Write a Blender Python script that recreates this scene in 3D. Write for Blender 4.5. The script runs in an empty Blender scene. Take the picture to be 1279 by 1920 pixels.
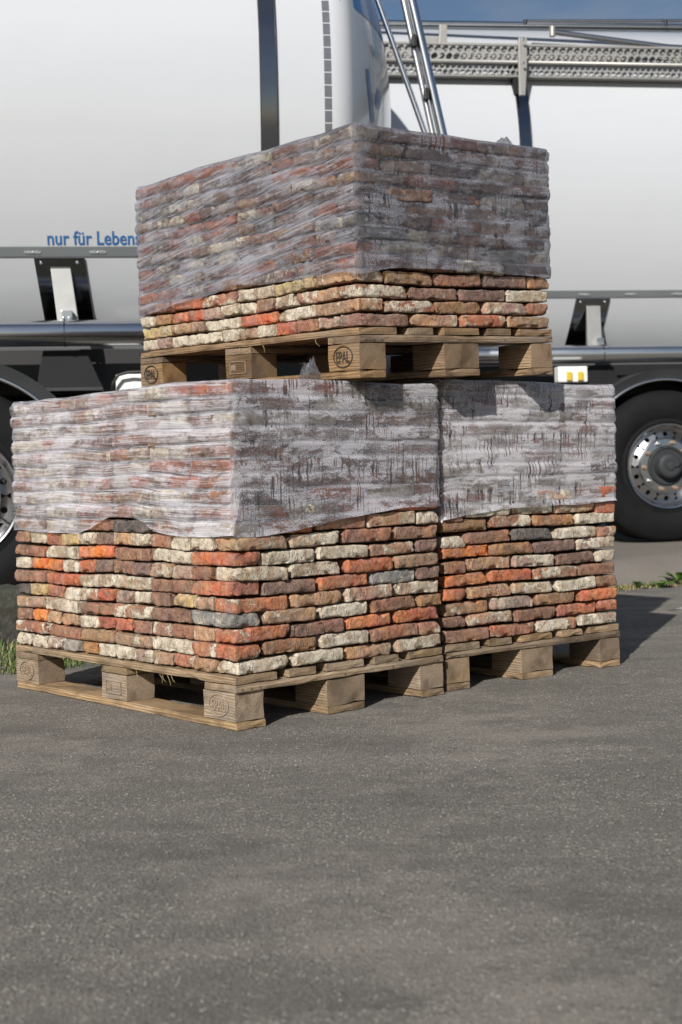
import bpy, bmesh, math, random
from math import sin, cos, pi, radians, sqrt, atan2, floor
from mathutils import Vector, Matrix, noise, Euler

random.seed(7)
S = bpy.context.scene
COL = S.collection

# ------------------------------------------------------------------ camera
F_PX, CAM_H, PITCH, ROLL = 2558.93, 0.6748, -0.0262, -0.0249
cam = bpy.data.cameras.new("camera"); cam_o = bpy.data.objects.new("camera", cam); COL.objects.link(cam_o)
cam.sensor_fit = 'HORIZONTAL'; cam.sensor_width = 24.0; cam.lens = 24.0 * F_PX / 1279.0
cam.clip_start = 0.05; cam.clip_end = 3000
r0 = Vector((1, 0, 0)); u0 = Vector((0, -sin(PITCH), cos(PITCH))); f0 = Vector((0, cos(PITCH), sin(PITCH)))
cr = cos(ROLL) * r0 + sin(ROLL) * u0; cu = -sin(ROLL) * r0 + cos(ROLL) * u0
M = Matrix((( cr.x, cu.x, -f0.x, 0), (cr.y, cu.y, -f0.y, 0), (cr.z, cu.z, -f0.z, CAM_H), (0, 0, 0, 1)))
cam_o.matrix_world = M
cam.dof.use_dof = True; cam.dof.focus_distance = 4.0; cam.dof.aperture_fstop = 5.0
S.camera = cam_o

# ------------------------------------------------------------------ world, sun, exposure
SUN_EL, SUN_AZ = radians(30.0), radians(20.5)         # shadows run 20.5 deg right of the view axis
sun_dir = Vector((-sin(SUN_AZ) * cos(SUN_EL), -cos(SUN_AZ) * cos(SUN_EL), sin(SUN_EL)))
W = bpy.data.worlds.new("World"); S.world = W; W.use_nodes = True
wn, wl = W.node_tree.nodes, W.node_tree.links
wn.clear()
sky = wn.new('ShaderNodeTexSky'); sky.sky_type = 'NISHITA'; sky.sun_disc = False
sky.sun_elevation = SUN_EL; sky.sun_rotation = atan2(sun_dir.x, sun_dir.y)
sky.air_density = 1.0; sky.dust_density = 1.0; sky.ozone_density = 2.5
tc = wn.new('ShaderNodeTexCoord'); mp = wn.new('ShaderNodeMapping'); mp.inputs['Scale'].default_value = (1.0, 1.0, 2.6)
mp.inputs['Location'].default_value = (0.1, 0.1, 0.75)
nz = wn.new('ShaderNodeTexNoise'); nz.inputs['Scale'].default_value = 3.1; nz.inputs['Detail'].default_value = 7; nz.inputs['Roughness'].default_value = 0.55
rp = wn.new('ShaderNodeValToRGB'); rp.color_ramp.elements[0].position = 0.50; rp.color_ramp.elements[1].position = 0.74
mx = wn.new('ShaderNodeMix'); mx.data_type = 'RGBA'; mx.inputs['B'].default_value = (4.6, 4.9, 5.4, 1)
wl.new(tc.outputs['Generated'], mp.inputs['Vector']); wl.new(mp.outputs[0], nz.inputs['Vector']); wl.new(nz.outputs['Fac'], rp.inputs[0])
wl.new(rp.outputs[0], mx.inputs['Factor']); wl.new(sky.outputs[0], mx.inputs['A'])
bg = wn.new('ShaderNodeBackground'); bg.inputs['Strength'].default_value = 0.060
out = wn.new('ShaderNodeOutputWorld'); wl.new(mx.outputs['Result'], bg.inputs[0]); wl.new(bg.outputs[0], out.inputs[0])

sl = bpy.data.lights.new("sun", 'SUN'); sl.energy = 5.0; sl.angle = radians(0.53); sl.color = (1.0, 0.965, 0.915)
so = bpy.data.objects.new("sun", sl); COL.objects.link(so)
so.rotation_euler = (-sun_dir).to_track_quat('-Z', 'Y').to_euler(); so.location = (-3, -6, 6)
S.view_settings.view_transform = 'Standard'; S.view_settings.look = 'None'; S.view_settings.gamma = 1.0
S.view_settings.use_curve_mapping = False; S.view_settings.exposure = 0.13
S.cycles.max_bounces = 8; S.cycles.transparent_max_bounces = 12

# ------------------------------------------------------------------ node helper
class NT:
    def __init__(s, name):
        s.m = bpy.data.materials.new(name); s.m.use_nodes = True
        s.n = s.m.node_tree.nodes; s.l = s.m.node_tree.links; s.n.clear()
        s.out = s.n.new('ShaderNodeOutputMaterial')
    def node(s, t, **kw):
        n = s.n.new(t)
        for k, v in kw.items(): setattr(n, k, v)
        return n
    def put(s, sock, v):
        if v is None: return
        if hasattr(v, 'is_output') or hasattr(v, 'links'): s.l.new(v, sock)
        else:
            if isinstance(v, tuple) and len(v) == 3 and sock.type == 'RGBA': v = (*v, 1)
            sock.default_value = v
    def coord(s, which='Object'): return s.node('ShaderNodeTexCoord').outputs[which]
    def mapping(s, v, scale=(1, 1, 1), loc=(0, 0, 0), rot=(0, 0, 0)):
        n = s.node('ShaderNodeMapping'); s.put(n.inputs['Vector'], v)
        s.put(n.inputs['Scale'], scale); s.put(n.inputs['Location'], loc); n.inputs['Rotation'].default_value = rot
        return n.outputs[0]
    def noise(s, v, scale, detail=4, rough=.55, out='Fac', dist=0):
        n = s.node('ShaderNodeTexNoise'); s.put(n.inputs['Vector'], v); n.inputs['Scale'].default_value = scale
        n.inputs['Detail'].default_value = detail; n.inputs['Roughness'].default_value = rough; n.inputs['Distortion'].default_value = dist
        return n.outputs[out]
    def voro(s, v, scale, feature='F1', out='Distance', rnd=1):
        n = s.node('ShaderNodeTexVoronoi'); n.feature = feature; s.put(n.inputs['Vector'], v); n.inputs['Scale'].default_value = scale
        n.inputs['Randomness'].default_value = rnd
        return n.outputs[out]
    def ramp(s, v, stops, interp='LINEAR'):
        n = s.node('ShaderNodeValToRGB'); cr = n.color_ramp; cr.interpolation = interp
        while len(cr.elements) < len(stops): cr.elements.new(0.5)
        for e, (p, c) in zip(cr.elements, stops):
            e.position = p; e.color = (*c, 1) if isinstance(c, tuple) else (c, c, c, 1)
        s.put(n.inputs[0], v); return n.outputs[0]
    def math(s, op, a, b=None, c=None, clamp=False):
        n = s.node('ShaderNodeMath', operation=op, use_clamp=clamp)
        s.put(n.inputs[0], a)
        if b is not None: s.put(n.inputs[1], b)
        if c is not None: s.put(n.inputs[2], c)
        return n.outputs[0]
    def smooth(s, v, a, b):
        n = s.node('ShaderNodeMapRange', interpolation_type='SMOOTHSTEP'); s.put(n.inputs[0], v)
        s.put(n.inputs[1], a); s.put(n.inputs[2], b); return n.outputs[0]
    def mix(s, f, a, b, blend='MIX'):
        n = s.node('ShaderNodeMix', data_type='RGBA', blend_type=blend); s.put(n.inputs['Factor'], f)
        s.put(n.inputs['A'], a); s.put(n.inputs['B'], b); return n.outputs['Result']
    def bump(s, h, dist=.002, strength=1.0, nrm=None):
        n = s.node('ShaderNodeBump'); s.put(n.inputs['Height'], h); n.inputs['Distance'].default_value = dist
        n.inputs['Strength'].default_value = strength
        if nrm is not None: s.l.new(nrm, n.inputs['Normal'])
        return n.outputs[0]
    def bsdf(s, color, rough=.6, metal=0, nrm=None, spec=None, coat=0):
        n = s.node('ShaderNodeBsdfPrincipled'); s.put(n.inputs['Base Color'], color); s.put(n.inputs['Roughness'], rough)
        s.put(n.inputs['Metallic'], metal)
        if spec is not None: s.put(n.inputs['Specular IOR Level'], spec)
        if coat: n.inputs['Coat Weight'].default_value = coat; n.inputs['Coat Roughness'].default_value = .08
        if nrm is not None: s.l.new(nrm, n.inputs['Normal'])
        return n.outputs[0]
    def done(s, sh): s.l.new(sh, s.out.inputs[0]); return s.m
    def rnd(s): return s.node('ShaderNodeObjectInfo').outputs['Random']
    def vadd(s, v, k, mul=(37., 17., 53.)):
        n = s.node('ShaderNodeVectorMath', operation='SCALE'); n.inputs[0].default_value = mul; s.put(n.inputs['Scale'], k)
        m = s.node('ShaderNodeVectorMath', operation='ADD'); s.l.new(v, m.inputs[0]); s.l.new(n.outputs[0], m.inputs[1]); return m.outputs[0]

def simple(name, color, rough=.5, metal=0, var=.12, scale=8, bump=0, coat=0, bscale=60, spec=None):
    t = NT(name); c = t.coord(); c = t.vadd(c, t.rnd())
    nzv = t.noise(c, scale, 5)
    col = t.mix(nzv, tuple(x * (1 - var) for x in color), tuple(min(1, x * (1 + var)) for x in color))
    ro = t.math('MULTIPLY_ADD', nzv, .2 * rough, rough * .9)
    nrm = t.bump(t.noise(c, bscale, 4), bump) if bump else None
    return t.done(t.bsdf(col, ro, metal, nrm, spec=spec, coat=coat))

# ------------------------------------------------------------------ materials
def mat_brick():
    t = NT("brick_clay"); oi = t.node('ShaderNodeObjectInfo'); c0 = t.coord(); c = t.vadd(c0, oi.outputs['Random'])
    base = oi.outputs['Color']; cov = oi.outputs['Alpha']
    big = t.noise(c, 9, 3); mid = t.noise(c, 42, 6, .68); fine = t.noise(c, 210, 5, .7)
    v = t.math('ADD', t.math('MULTIPLY', big, 1.0), t.math('MULTIPLY', mid, 1.0))
    k = t.math('MULTIPLY_ADD', v, 1.35, -.42)
    hs = t.node('ShaderNodeHueSaturation'); t.put(hs.inputs['Color'], base); t.put(hs.inputs['Value'], k)
    t.put(hs.inputs['Hue'], t.math('MULTIPLY_ADD', t.noise(c, 16, 3), .07, .465)); t.put(hs.inputs['Saturation'], t.math('MULTIPLY_ADD', big, .7, .55))
    clay = hs.outputs[0]
    soot = t.smooth(t.noise(c, 17, 6, .75), .53, .70)
    clay = t.mix(t.math('MULTIPLY', soot, .70), clay, (.085, .062, .05))
    # thin lime dust worn into the face
    dust = t.smooth(t.noise(c, 30, 7, .78, dist=.4), .47, .66)
    clay = t.mix(t.math('MULTIPLY', dust, t.math('MULTIPLY_ADD', cov, .35, .22)), clay, (.46, .39, .31))
    pit = t.smooth(fine, .57, .68)
    clay = t.mix(t.math('MULTIPLY', pit, .45), clay, (.05, .03, .022))
    mn = t.math('ADD', t.math('MULTIPLY', t.noise(c, 13, 3, .5, dist=.8), .6), t.math('MULTIPLY', t.noise(c, 62, 7, .75), .4))
    thr = t.math('MULTIPLY_ADD', cov, -.40, .715)
    msk = t.smooth(mn, thr, t.math('ADD', thr, .05))
    mcol = t.ramp(t.noise(c, 21, 6, .72), [(.30, (.25, .18, .12)), (.43, (.44, .37, .28)), (.55, (.60, .53, .42)), (.72, (.69, .635, .53)), (.85, (.46, .40, .31))])
    mcol = t.mix(t.math('MULTIPLY', t.smooth(t.noise(c, 100, 5, .75), .54, .66), .6), mcol, (.22, .155, .10))
    mcol = t.mix(t.math('MULTIPLY', t.smooth(t.noise(c, 11, 4, .6), .54, .66), .45), mcol, base)
    col = t.mix(msk, clay, mcol)
    h = t.math('ADD', t.math('MULTIPLY', mid, 1.3), t.math('MULTIPLY', fine, .45))
    h = t.math('ADD', h, t.math('MULTIPLY', msk, .25)); h = t.math('SUBTRACT', h, t.math('MULTIPLY', t.smooth(t.voro(c, 80), .28, 0.02), .4))
    cr = t.smooth(t.math('ABSOLUTE', t.math('SUBTRACT', t.noise(t.mapping(c, (1, 1, .5)), 30, 3, .5), .5)), .018, .0)
    h = t.math('SUBTRACT', h, t.math('MULTIPLY', cr, .5))
    nrm = t.bump(h, .005)
    return t.done(t.bsdf(col, .95, 0, nrm, spec=.2))

def mat_wood(name, light, dark, wet=0.0):
    t = NT(name); r = t.rnd(); c0 = t.coord(); c = t.vadd(c0, r, (.9, 3.1, .7))
    w = t.node('ShaderNodeTexWave', wave_type='RINGS', rings_direction='Y')
    wc = t.mapping(c, (1, .06, 1)); t.put(w.inputs['Vector'], wc)
    w.inputs['Scale'].default_value = 60; w.inputs['Distortion'].default_value = 5.0; w.inputs['Detail'].default_value = 3; w.inputs['Detail Scale'].default_value = 2.0
    ring = w.outputs['Fac']
    fib = t.noise(t.mapping(c, (1, .035, 1)), 420, 4, .6)
    stain = t.noise(t.mapping(c, (1, .5, 1)), 9, 5, .6)
    v = t.math('ADD', t.math('MULTIPLY', ring, .24), t.math('MULTIPLY', fib, .76))
    col = t.mix(t.smooth(v, .2, .85), dark, light)
    col = t.mix(t.math('MULTIPLY', t.smooth(stain, .46, .62), .62), col, tuple(x * .55 for x in dark))
    col = t.mix(t.math('MULTIPLY', t.smooth(t.noise(c, 5, 3), .5, .7), .4), col, (.22, .19, .16))
    hs = t.node('ShaderNodeHueSaturation'); t.put(hs.inputs['Color'], col); t.put(hs.inputs['Value'], t.math('MULTIPLY_ADD', r, .50, .72)); t.put(hs.inputs['Saturation'], t.math('MULTIPLY_ADD', t.math('FRACT', t.math('MULTIPLY', r, 7.3)), .35, .9))
    nrm = t.bump(t.math('ADD', v, t.math('MULTIPLY', t.noise(c, 60, 5, .7), .5)), .003)
    return t.done(t.bsdf(hs.outputs[0], .85, 0, nrm, spec=.25))

def mat_asphalt():
    t = NT("asphalt"); c = t.coord(); wc = t.mapping(c, (1, 1, 1))
    big = t.noise(c, .8, 5, .6); med = t.noise(t.mapping(c, (.8, 2.0, 1)), 2.4, 5, .65); sm = t.noise(c, 11, 5, .7)
    def stones(scale, lo, hi):
        vo = t.node('ShaderNodeTexVoronoi'); t.put(vo.inputs['Vector'], wc); vo.inputs['Scale'].default_value = scale
        sp = t.node('ShaderNodeSeparateColor'); t.l.new(vo.outputs['Color'], sp.inputs[0])
        shape = t.smooth(vo.outputs['Distance'], .50, .30)
        return t.math('MULTIPLY', shape, t.smooth(sp.outputs[0], lo, hi)), sp.outputs[1]
    fine = t.noise(c, 260, 5, .75)
    col = t.mix(t.smooth(fine, .3, .7), (.062, .057, .050), (.29, .268, .232))
    m1_, r1_ = stones(130, .2, .5); m2_, r2_ = stones(250, .2, .6)
    worn = t.smooth(t.math('ADD', t.math('MULTIPLY', med, .5), t.math('MULTIPLY', sm, .5)), .38, .56)     # where the binder has worn off the stones
    c1 = t.ramp(r1_, [(0, (.085, .076, .065)), (.4, (.25, .23, .195)), (.75, (.42, .395, .34)), (1, (.62, .59, .52))])
    col = t.mix(t.math('MULTIPLY', m2_, t.math('MULTIPLY', worn, .8)), col, t.ramp(r2_, [(0, (.11, .10, .085)), (.5, (.27, .25, .215)), (1, (.58, .545, .48))]))
    col = t.mix(t.math('MULTIPLY', m1_, worn), col, c1)
    dust = t.smooth(t.math('ADD', t.math('MULTIPLY', big, .5), t.math('ADD', t.math('MULTIPLY', med, .3), t.math('MULTIPLY', sm, .2))), .47, .60)
    col = t.mix(t.math('MULTIPLY', dust, t.math('MULTIPLY_ADD', fine, .9, .1)), col, (.33, .292, .248))
    tar = t.smooth(t.noise(t.mapping(c, (1, 1.6, 1)), 1.7, 6, .7), .52, .66)
    col = t.mix(t.math('MULTIPLY', tar, .5), col, (.11, .102, .094))
    h = t.math('ADD', t.math('MULTIPLY', m1_, .8), t.math('ADD', t.math('MULTIPLY', m2_, .4), t.math('MULTIPLY', fine, .6)))
    nrm = t.bump(h, .0042)
    return t.done(t.bsdf(col, .9, 0, nrm, spec=.3))

def mat_yard():
    t = NT("yard_surface"); c = t.coord(); n = t.noise(t.mapping(c, (.5, 2, 1)), 3, 6, .65); f = t.noise(c, 120, 4, .7)
    col = t.mix(n, (.16, .14, .12), (.29, .26, .225)); col = t.mix(t.math('MULTIPLY', f, .4), col, (.09, .08, .07))
    return t.done(t.bsdf(col, .95, 0, t.bump(t.math('ADD', n, f), .006), spec=.2))

def mat_film(name, fog, col, seed, streaks=1.0, slope=0.0, radd=.0):
    t = NT(name); uv = t.coord('UV'); uvs = t.vadd(uv, seed, (1., .7, 0))
    sx = t.node('ShaderNodeSeparateXYZ'); t.l.new(uv, sx.inputs[0]); u = sx.outputs[0]
    right = t.smooth(u, 1.19, 1.23)                                   # 800 mm face onwards
    wv = t.node('ShaderNodeCombineXYZ'); sp = t.node('ShaderNodeSeparateXYZ'); t.l.new(uvs, sp.inputs[0]); t.l.new(sp.outputs[0], wv.inputs[0])
    bend = t.math('MULTIPLY', t.math('SUBTRACT', t.noise(t.mapping(uvs, (1.5, 3, 1)), 1.0, 2), .5), .05)
    t.l.new(t.math('ADD', t.math('ADD', sp.outputs[1], bend), t.math('MULTIPLY', sp.outputs[0], t.math('MULTIPLY_ADD', right, -slope, slope))), wv.inputs[1]); wv = wv.outputs[0]
    s1 = t.noise(t.mapping(wv, (2.2, 150, 1)), 1.0, 6, .75)
    s2 = t.noise(t.mapping(wv, (7, 420, 1)), 1.0, 3, .6)
    st = t.math('ADD', t.math('MULTIPLY', s1, .6), t.math('MULTIPLY', s2, .4))
    layer = t.noise(t.mapping(wv, (2.6, 11, 1)), 1.0, 5, .6)           # overlapping windings
    cont = t.smooth(t.noise(t.mapping(uvs, (8, 17, 1)), 1.0, 6, .75), .45, .54)   # pressed on the brick: clear
    drop = t.noise(uvs, 240, 4, .8)                                    # condensation beads
    op = t.math('MULTIPLY_ADD', t.math('SUBTRACT', st, .5), t.math('MULTIPLY_ADD', right, -1.4, 3.4), fog)
    op = t.math('ADD', op, t.math('MULTIPLY', right, radd))
    op = t.math('MULTIPLY_ADD', t.math('SUBTRACT', layer, .5), 1.35, op)
    at = t.node('ShaderNodeAttribute'); at.attribute_name = 'joint'; jn = at.outputs['Fac']
    op = t.math('SUBTRACT', op, t.math('MULTIPLY', t.math('MULTIPLY', cont, t.math('MULTIPLY_ADD', jn, -.55, 1.0)), t.math('MULTIPLY_ADD', right, .24, .36)))
    op = t.math('MULTIPLY_ADD', t.math('MULTIPLY', jn, layer), .18, op)
    op = t.math('MULTIPLY_ADD', t.math('SUBTRACT', drop, .5), t.math('MULTIPLY_ADD', right, 2.6, .6), op)
    run = t.noise(t.mapping(uvs, (140, 4.5, 1)), 1.0, 3, .5)
    gate = t.smooth(t.noise(t.mapping(uvs, (6.5, 12, 1)), 1.0, 3, .5), .475, .55)
    runm = t.math('MULTIPLY', t.math('MULTIPLY', t.smooth(run, .54, .565), gate), t.math('MULTIPLY_ADD', right, .95 * streaks, .03))
    op = t.math('MULTIPLY', op, t.math('MULTIPLY_ADD', runm, -.9, 1.0), clamp=True)
    op = t.math('MINIMUM', t.math('MAXIMUM', op, .05), .9)
    h = t.math('ADD', t.math('MULTIPLY', st, 1.4), t.math('MULTIPLY', drop, t.math('MULTIPLY_ADD', right, 1.3, .4)))
    nrm = t.bump(h, .0028)
    d = t.node('ShaderNodeBsdfDiffuse'); t.put(d.inputs['Color'], col); t.l.new(nrm, d.inputs['Normal'])
    g = t.node('ShaderNodeBsdfGlossy'); g.inputs['Roughness'].default_value = .16; g.inputs['Color'].default_value = (.9, .92, 1, 1); t.l.new(nrm, g.inputs['Normal'])
    tr = t.node('ShaderNodeBsdfTransparent')
    tl_ = t.node('ShaderNodeBsdfTranslucent'); t.put(tl_.inputs['Color'], col)
    m0 = t.node('ShaderNodeMixShader'); m0.inputs[0].default_value = .36; t.l.new(d.outputs[0], m0.inputs[1]); t.l.new(tl_.outputs[0], m0.inputs[2])
    m1 = t.node('ShaderNodeMixShader'); t.l.new(op, m1.inputs[0]); t.l.new(tr.outputs[0], m1.inputs[1]); t.l.new(m0.outputs[0], m1.inputs[2])
    fr = t.node('ShaderNodeFresnel'); fr.inputs['IOR'].default_value = 1.45; t.l.new(nrm, fr.inputs['Normal'])
    m2 = t.node('ShaderNodeMixShader'); t.l.new(t.math('MULTIPLY', fr.outputs[0], .9), m2.inputs[0]); t.l.new(m1.outputs[0], m2.inputs[1]); t.l.new(g.outputs[0], m2.inputs[2])
    return t.done(m2.outputs[0])

def mat_paint(name, col, rough=.2):
    t = NT(name); c = t.coord(); n = t.noise(t.mapping(c, (.6, 3, 3)), 1.2, 4); f = t.noise(t.mapping(c, (6, 6, 1)), 3, 5, .7)
    cc = t.mix(t.math('MULTIPLY', t.smooth(n, .4, .75), .10), col, tuple(x * .8 for x in col))
    cc = t.mix(t.math('MULTIPLY', t.smooth(f, .6, .8), .05), cc, (.4, .37, .3))
    nrm = t.bump(t.noise(c, 2.2, 2), .004)
    return t.done(t.bsdf(cc, rough, 0, nrm, coat=.4))

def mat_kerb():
    t = NT("dark_concrete"); c = t.coord(); n = t.noise(c, 22, 6, .7); b = t.noise(c, 3, 4)
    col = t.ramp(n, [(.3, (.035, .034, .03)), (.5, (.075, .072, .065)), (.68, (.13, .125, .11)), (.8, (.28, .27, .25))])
    col = t.mix(t.math('MULTIPLY', t.smooth(b, .5, .65), .4), col, (.05, .06, .03))  # greenish tint in random patches over the dark mottle
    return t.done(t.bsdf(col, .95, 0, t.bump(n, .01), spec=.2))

MT = dict(
    brick=mat_brick(),
    wood=mat_wood("weathered_pine", (.46, .35, .235), (.19, .13, .08)),
    wood_dark=mat_wood("brown_pine", (.38, .27, .17), (.14, .09, .054)),
    asphalt=mat_asphalt(), yard=mat_yard(), kerb=mat_kerb(),
    paint=mat_paint("white_gloss_paint", (.50, .515, .535), .16), blue=mat_paint("blue_paint", (.03, .13, .33), .3),
    steel=simple("brushed_steel", (.62, .63, .64), .22, 1, .1, 3), dull_steel=simple("dull_steel", (.42, .42, .42), .38, 1, .15, 6),
    dark_steel=simple("dark_steel", (.22, .23, .25), .13, 1, .1, 4), alu=simple("cast_aluminium", (.48, .48, .49), .24, 1, .12, 12),
    galv=simple("galvanised_steel", (.36, .35, .325), .5, .6, .15, 10), galv_dark=simple("shaded_zinc", (.33, .33, .32), .55, .5, .2, 12), grey=simple("grey_coating", (.038, .040, .043), .55, 0, .3, 5, spec=.25),  # galv_dark: zinc toned down to carry the shade on posts and fascias
    black=simple("black_plastic", (.010, .010, .011), .5, 0, .2, 6), under=simple("dark_chassis_paint", (.014, .014, .015), .6, 0, .3, 6, spec=.2),
    rubber=simple("tyre_rubber", (.010, .010, .0105), .8, 0, .5, 9, .001, spec=.12), strip=simple("grey_strip", (.16, .175, .18), .45, 0, .1, 5),
    tape=simple("reflective_tape", (.15, .155, .17), .3, .3, .25, 40), white=simple("white_plastic", (.72, .73, .7), .45, 0, .06, 5),
    yellow=simple("yellow_plastic", (.6, .42, .03), .4, 0, .15, 9), mark=simple("pale_print", (.5, .52, .52), .5),
    rust=simple("rusty_nut", (.28, .2, .15), .6, .5, .3, 60), ink=simple("burnt_mark", (.05, .032, .022), .9, 0, .3, 90),
    inkfaint=simple("faded_mark", (.31, .23, .155), .9, 0, .3, 90),
    stone=simple("pale_stone", (.29, .28, .255), .9, 0, .5, 3), stone_dark=simple("grey_stone", (.20, .17, .14), .9, 0, .5, 3),
    straw=simple("dry_straw", (.34, .27, .13), .8, 0, .3, 2), grass=simple("green_blades", (.075, .13, .025), .65, 0, .4, 3),
    leaf=simple("weed_leaf", (.13, .26, .04), .5, 0, .35, 9), paper=simple("white_paper", (.7, .7, .7), .8),
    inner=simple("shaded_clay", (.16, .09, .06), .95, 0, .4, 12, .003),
    filmA=mat_film("foggy_film", .50, (.92, .90, .95), 3.0, 1.0, .03, .20),
    filmB=mat_film("beaded_film", .53, (.95, .92, .95), 11.0, 1.3, .0, .36),
    filmC=mat_film("thin_film", .44, (.52, .52, .57), 23.0, 1.25, -.15, .06),
    scrap=mat_film("scrap_film", .06, (.6, .6, .63), 41.0, .0),
)

# ------------------------------------------------------------------ mesh helpers
class MB:
    def __init__(s): s.v = []; s.f = []; s.uv = None
    def add(s, vs, fs):
        o = len(s.v); s.v += [tuple(p) for p in vs]; s.f += [tuple(i + o for i in f) for f in fs]; return s
    def box(s, x0, x1, y0, y1, z0, z1, mtx=None):
        vs = [Vector(p) for p in ((x0, y0, z0), (x1, y0, z0), (x1, y1, z0), (x0, y1, z0), (x0, y0, z1), (x1, y0, z1), (x1, y1, z1), (x0, y1, z1))]
        if mtx: vs = [mtx @ p for p in vs]
        return s.add(vs, [(0, 3, 2, 1), (4, 5, 6, 7), (0, 1, 5, 4), (1, 2, 6, 5), (2, 3, 7, 6), (3, 0, 4, 7)])
    def prism(s, pts, y0, y1):                                      # outline in x,z, depth in y
        n = len(pts); vs = [(x, y0, z) for x, z in pts] + [(x, y1, z) for x, z in pts]
        return s.add(vs, [tuple(range(n)), tuple(range(2 * n - 1, n - 1, -1))] + [(i, i + n, (i + 1) % n + n, (i + 1) % n) for i in range(n)])
    def tube(s, pts, r, seg=12, caps=True):
        pts = [Vector(p) for p in pts]; n = len(pts); vs = []
        rr = r if isinstance(r, (list, tuple)) else [r] * n
        up = None
        for i, p in enumerate(pts):
            d = (pts[min(i + 1, n - 1)] - pts[max(i - 1, 0)]).normalized()
            if up is None: up = d.orthogonal().normalized()
            up = (up - d * up.dot(d)).normalized(); b = d.cross(up)
            for k in range(seg):
                a = 2 * pi * k / seg; vs.append(p + (up * cos(a) + b * sin(a)) * rr[i])
        fs = [(i * seg + k, i * seg + (k + 1) % seg, (i + 1) * seg + (k + 1) % seg, (i + 1) * seg + k) for i in range(n - 1) for k in range(seg)]
        if caps: fs += [tuple(range(seg - 1, -1, -1)), tuple((n - 1) * seg + k for k in range(seg))]
        return s.add(vs, fs)
    def lathe(s, prof, axis='y', seg=48, c=(0, 0, 0), a0=0, a1=2 * pi):   # prof: (radius, along)
        closed = abs(a1 - a0 - 2 * pi) < 1e-6; m = seg if closed else seg + 1; vs = []
        for r, h in prof:
            for k in range(m):
                a = a0 + (a1 - a0) * k / seg; q = (r * cos(a), h, r * sin(a)) if axis == 'y' else (h, r * cos(a), r * sin(a))
                vs.append((q[0] + c[0], q[1] + c[1], q[2] + c[2]))
        fs = []
        for i in range(len(prof) - 1):
            for k in range(seg):
                k2 = (k + 1) % m if closed else k + 1
                fs.append((i * m + k, i * m + k2, (i + 1) * m + k2, (i + 1) * m + k))
        return s.add(vs, fs)
    def mesh(s, name, smooth=False, bevel=0, bseg=2, recalc=True):
        me = bpy.data.meshes.new(name); me.from_pydata(s.v, [], s.f)
        if recalc or bevel:
            bm = bmesh.new(); bm.from_mesh(me)
            if recalc: bmesh.ops.recalc_face_normals(bm, faces=bm.faces)
            if bevel:
                bmesh.ops.bevel(bm, geom=[e for e in bm.edges if len(e.link_faces) == 2 and e.calc_face_angle(0) > .5], offset=bevel, segments=bseg, profile=.6, affect='EDGES')
            bm.to_mesh(me); bm.free()
        if smooth: me.shade_smooth()
        return me
def link(name, me, mat, parent=None, loc=None, rot=None, kind=None):
    if mat and not me.materials: me.materials.append(mat)
    o = bpy.data.objects.new(name, me); COL.objects.link(o)
    if parent: o.parent = parent
    if loc: o.location = loc
    if rot: o.rotation_euler = rot
    if kind: o['kind'] = kind
    return o
def build(mb, name, mat, parent=None, smooth=False, bevel=0, loc=None, rot=None, kind=None, angle=None, bseg=2):
    me = mb.mesh(name, smooth, bevel, bseg)
    if angle:
        me.shade_smooth(); bm = bmesh.new(); bm.from_mesh(me)
        for e in bm.edges:
            if len(e.link_faces) == 2 and e.calc_face_angle(0) > angle: e.smooth = False
        bm.to_mesh(me); bm.free()
    return link(name, me, mat, parent, loc, rot, kind)
def empty(name, loc, rot, label, cat, group=None):
    o = bpy.data.objects.new(name, None); COL.objects.link(o); o.location = loc; o.rotation_euler = rot
    o['label'] = label; o['category'] = cat
    if group: o['group'] = group
    o.empty_display_size = .1
    return o
def tag(o, label, cat=None, group=None, kind=None):
    o['label'] = label
    if cat: o['category'] = cat
    if group: o['group'] = group
    if kind: o['kind'] = kind
    return o
def text_mesh(body, size, extrude=.0004, offset=0, sx=1.0, spacing=1.0):
    cu_ = bpy.data.curves.new("lettering", 'FONT'); cu_.body = body; cu_.size = size; cu_.extrude = extrude; cu_.offset = offset
    cu_.space_character = spacing; cu_.resolution_u = 4
    o = bpy.data.objects.new("lettering", cu_); COL.objects.link(o)
    dg = bpy.context.evaluated_depsgraph_get(); me = bpy.data.meshes.new_from_object(o.evaluated_get(dg))
    bpy.data.objects.remove(o); bpy.data.curves.remove(cu_)
    for v in me.vertices: v.co.x *= sx
    me.materials.clear(); return me
def pixel_point(x, y, D):                                            # a point at depth D seen at photograph pixel x, y (set out once, in metres)
    X = x - 639.5; Y = y - 960; u = cos(ROLL) * X + sin(ROLL) * Y; v = -sin(ROLL) * X + cos(ROLL) * Y
    a, b = u / F_PX, -v / F_PX; d = Vector((a, cos(PITCH) - sin(PITCH) * b, sin(PITCH) + cos(PITCH) * b))
    return Vector((0, 0, CAM_H)) + d * (D / d.y)

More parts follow.
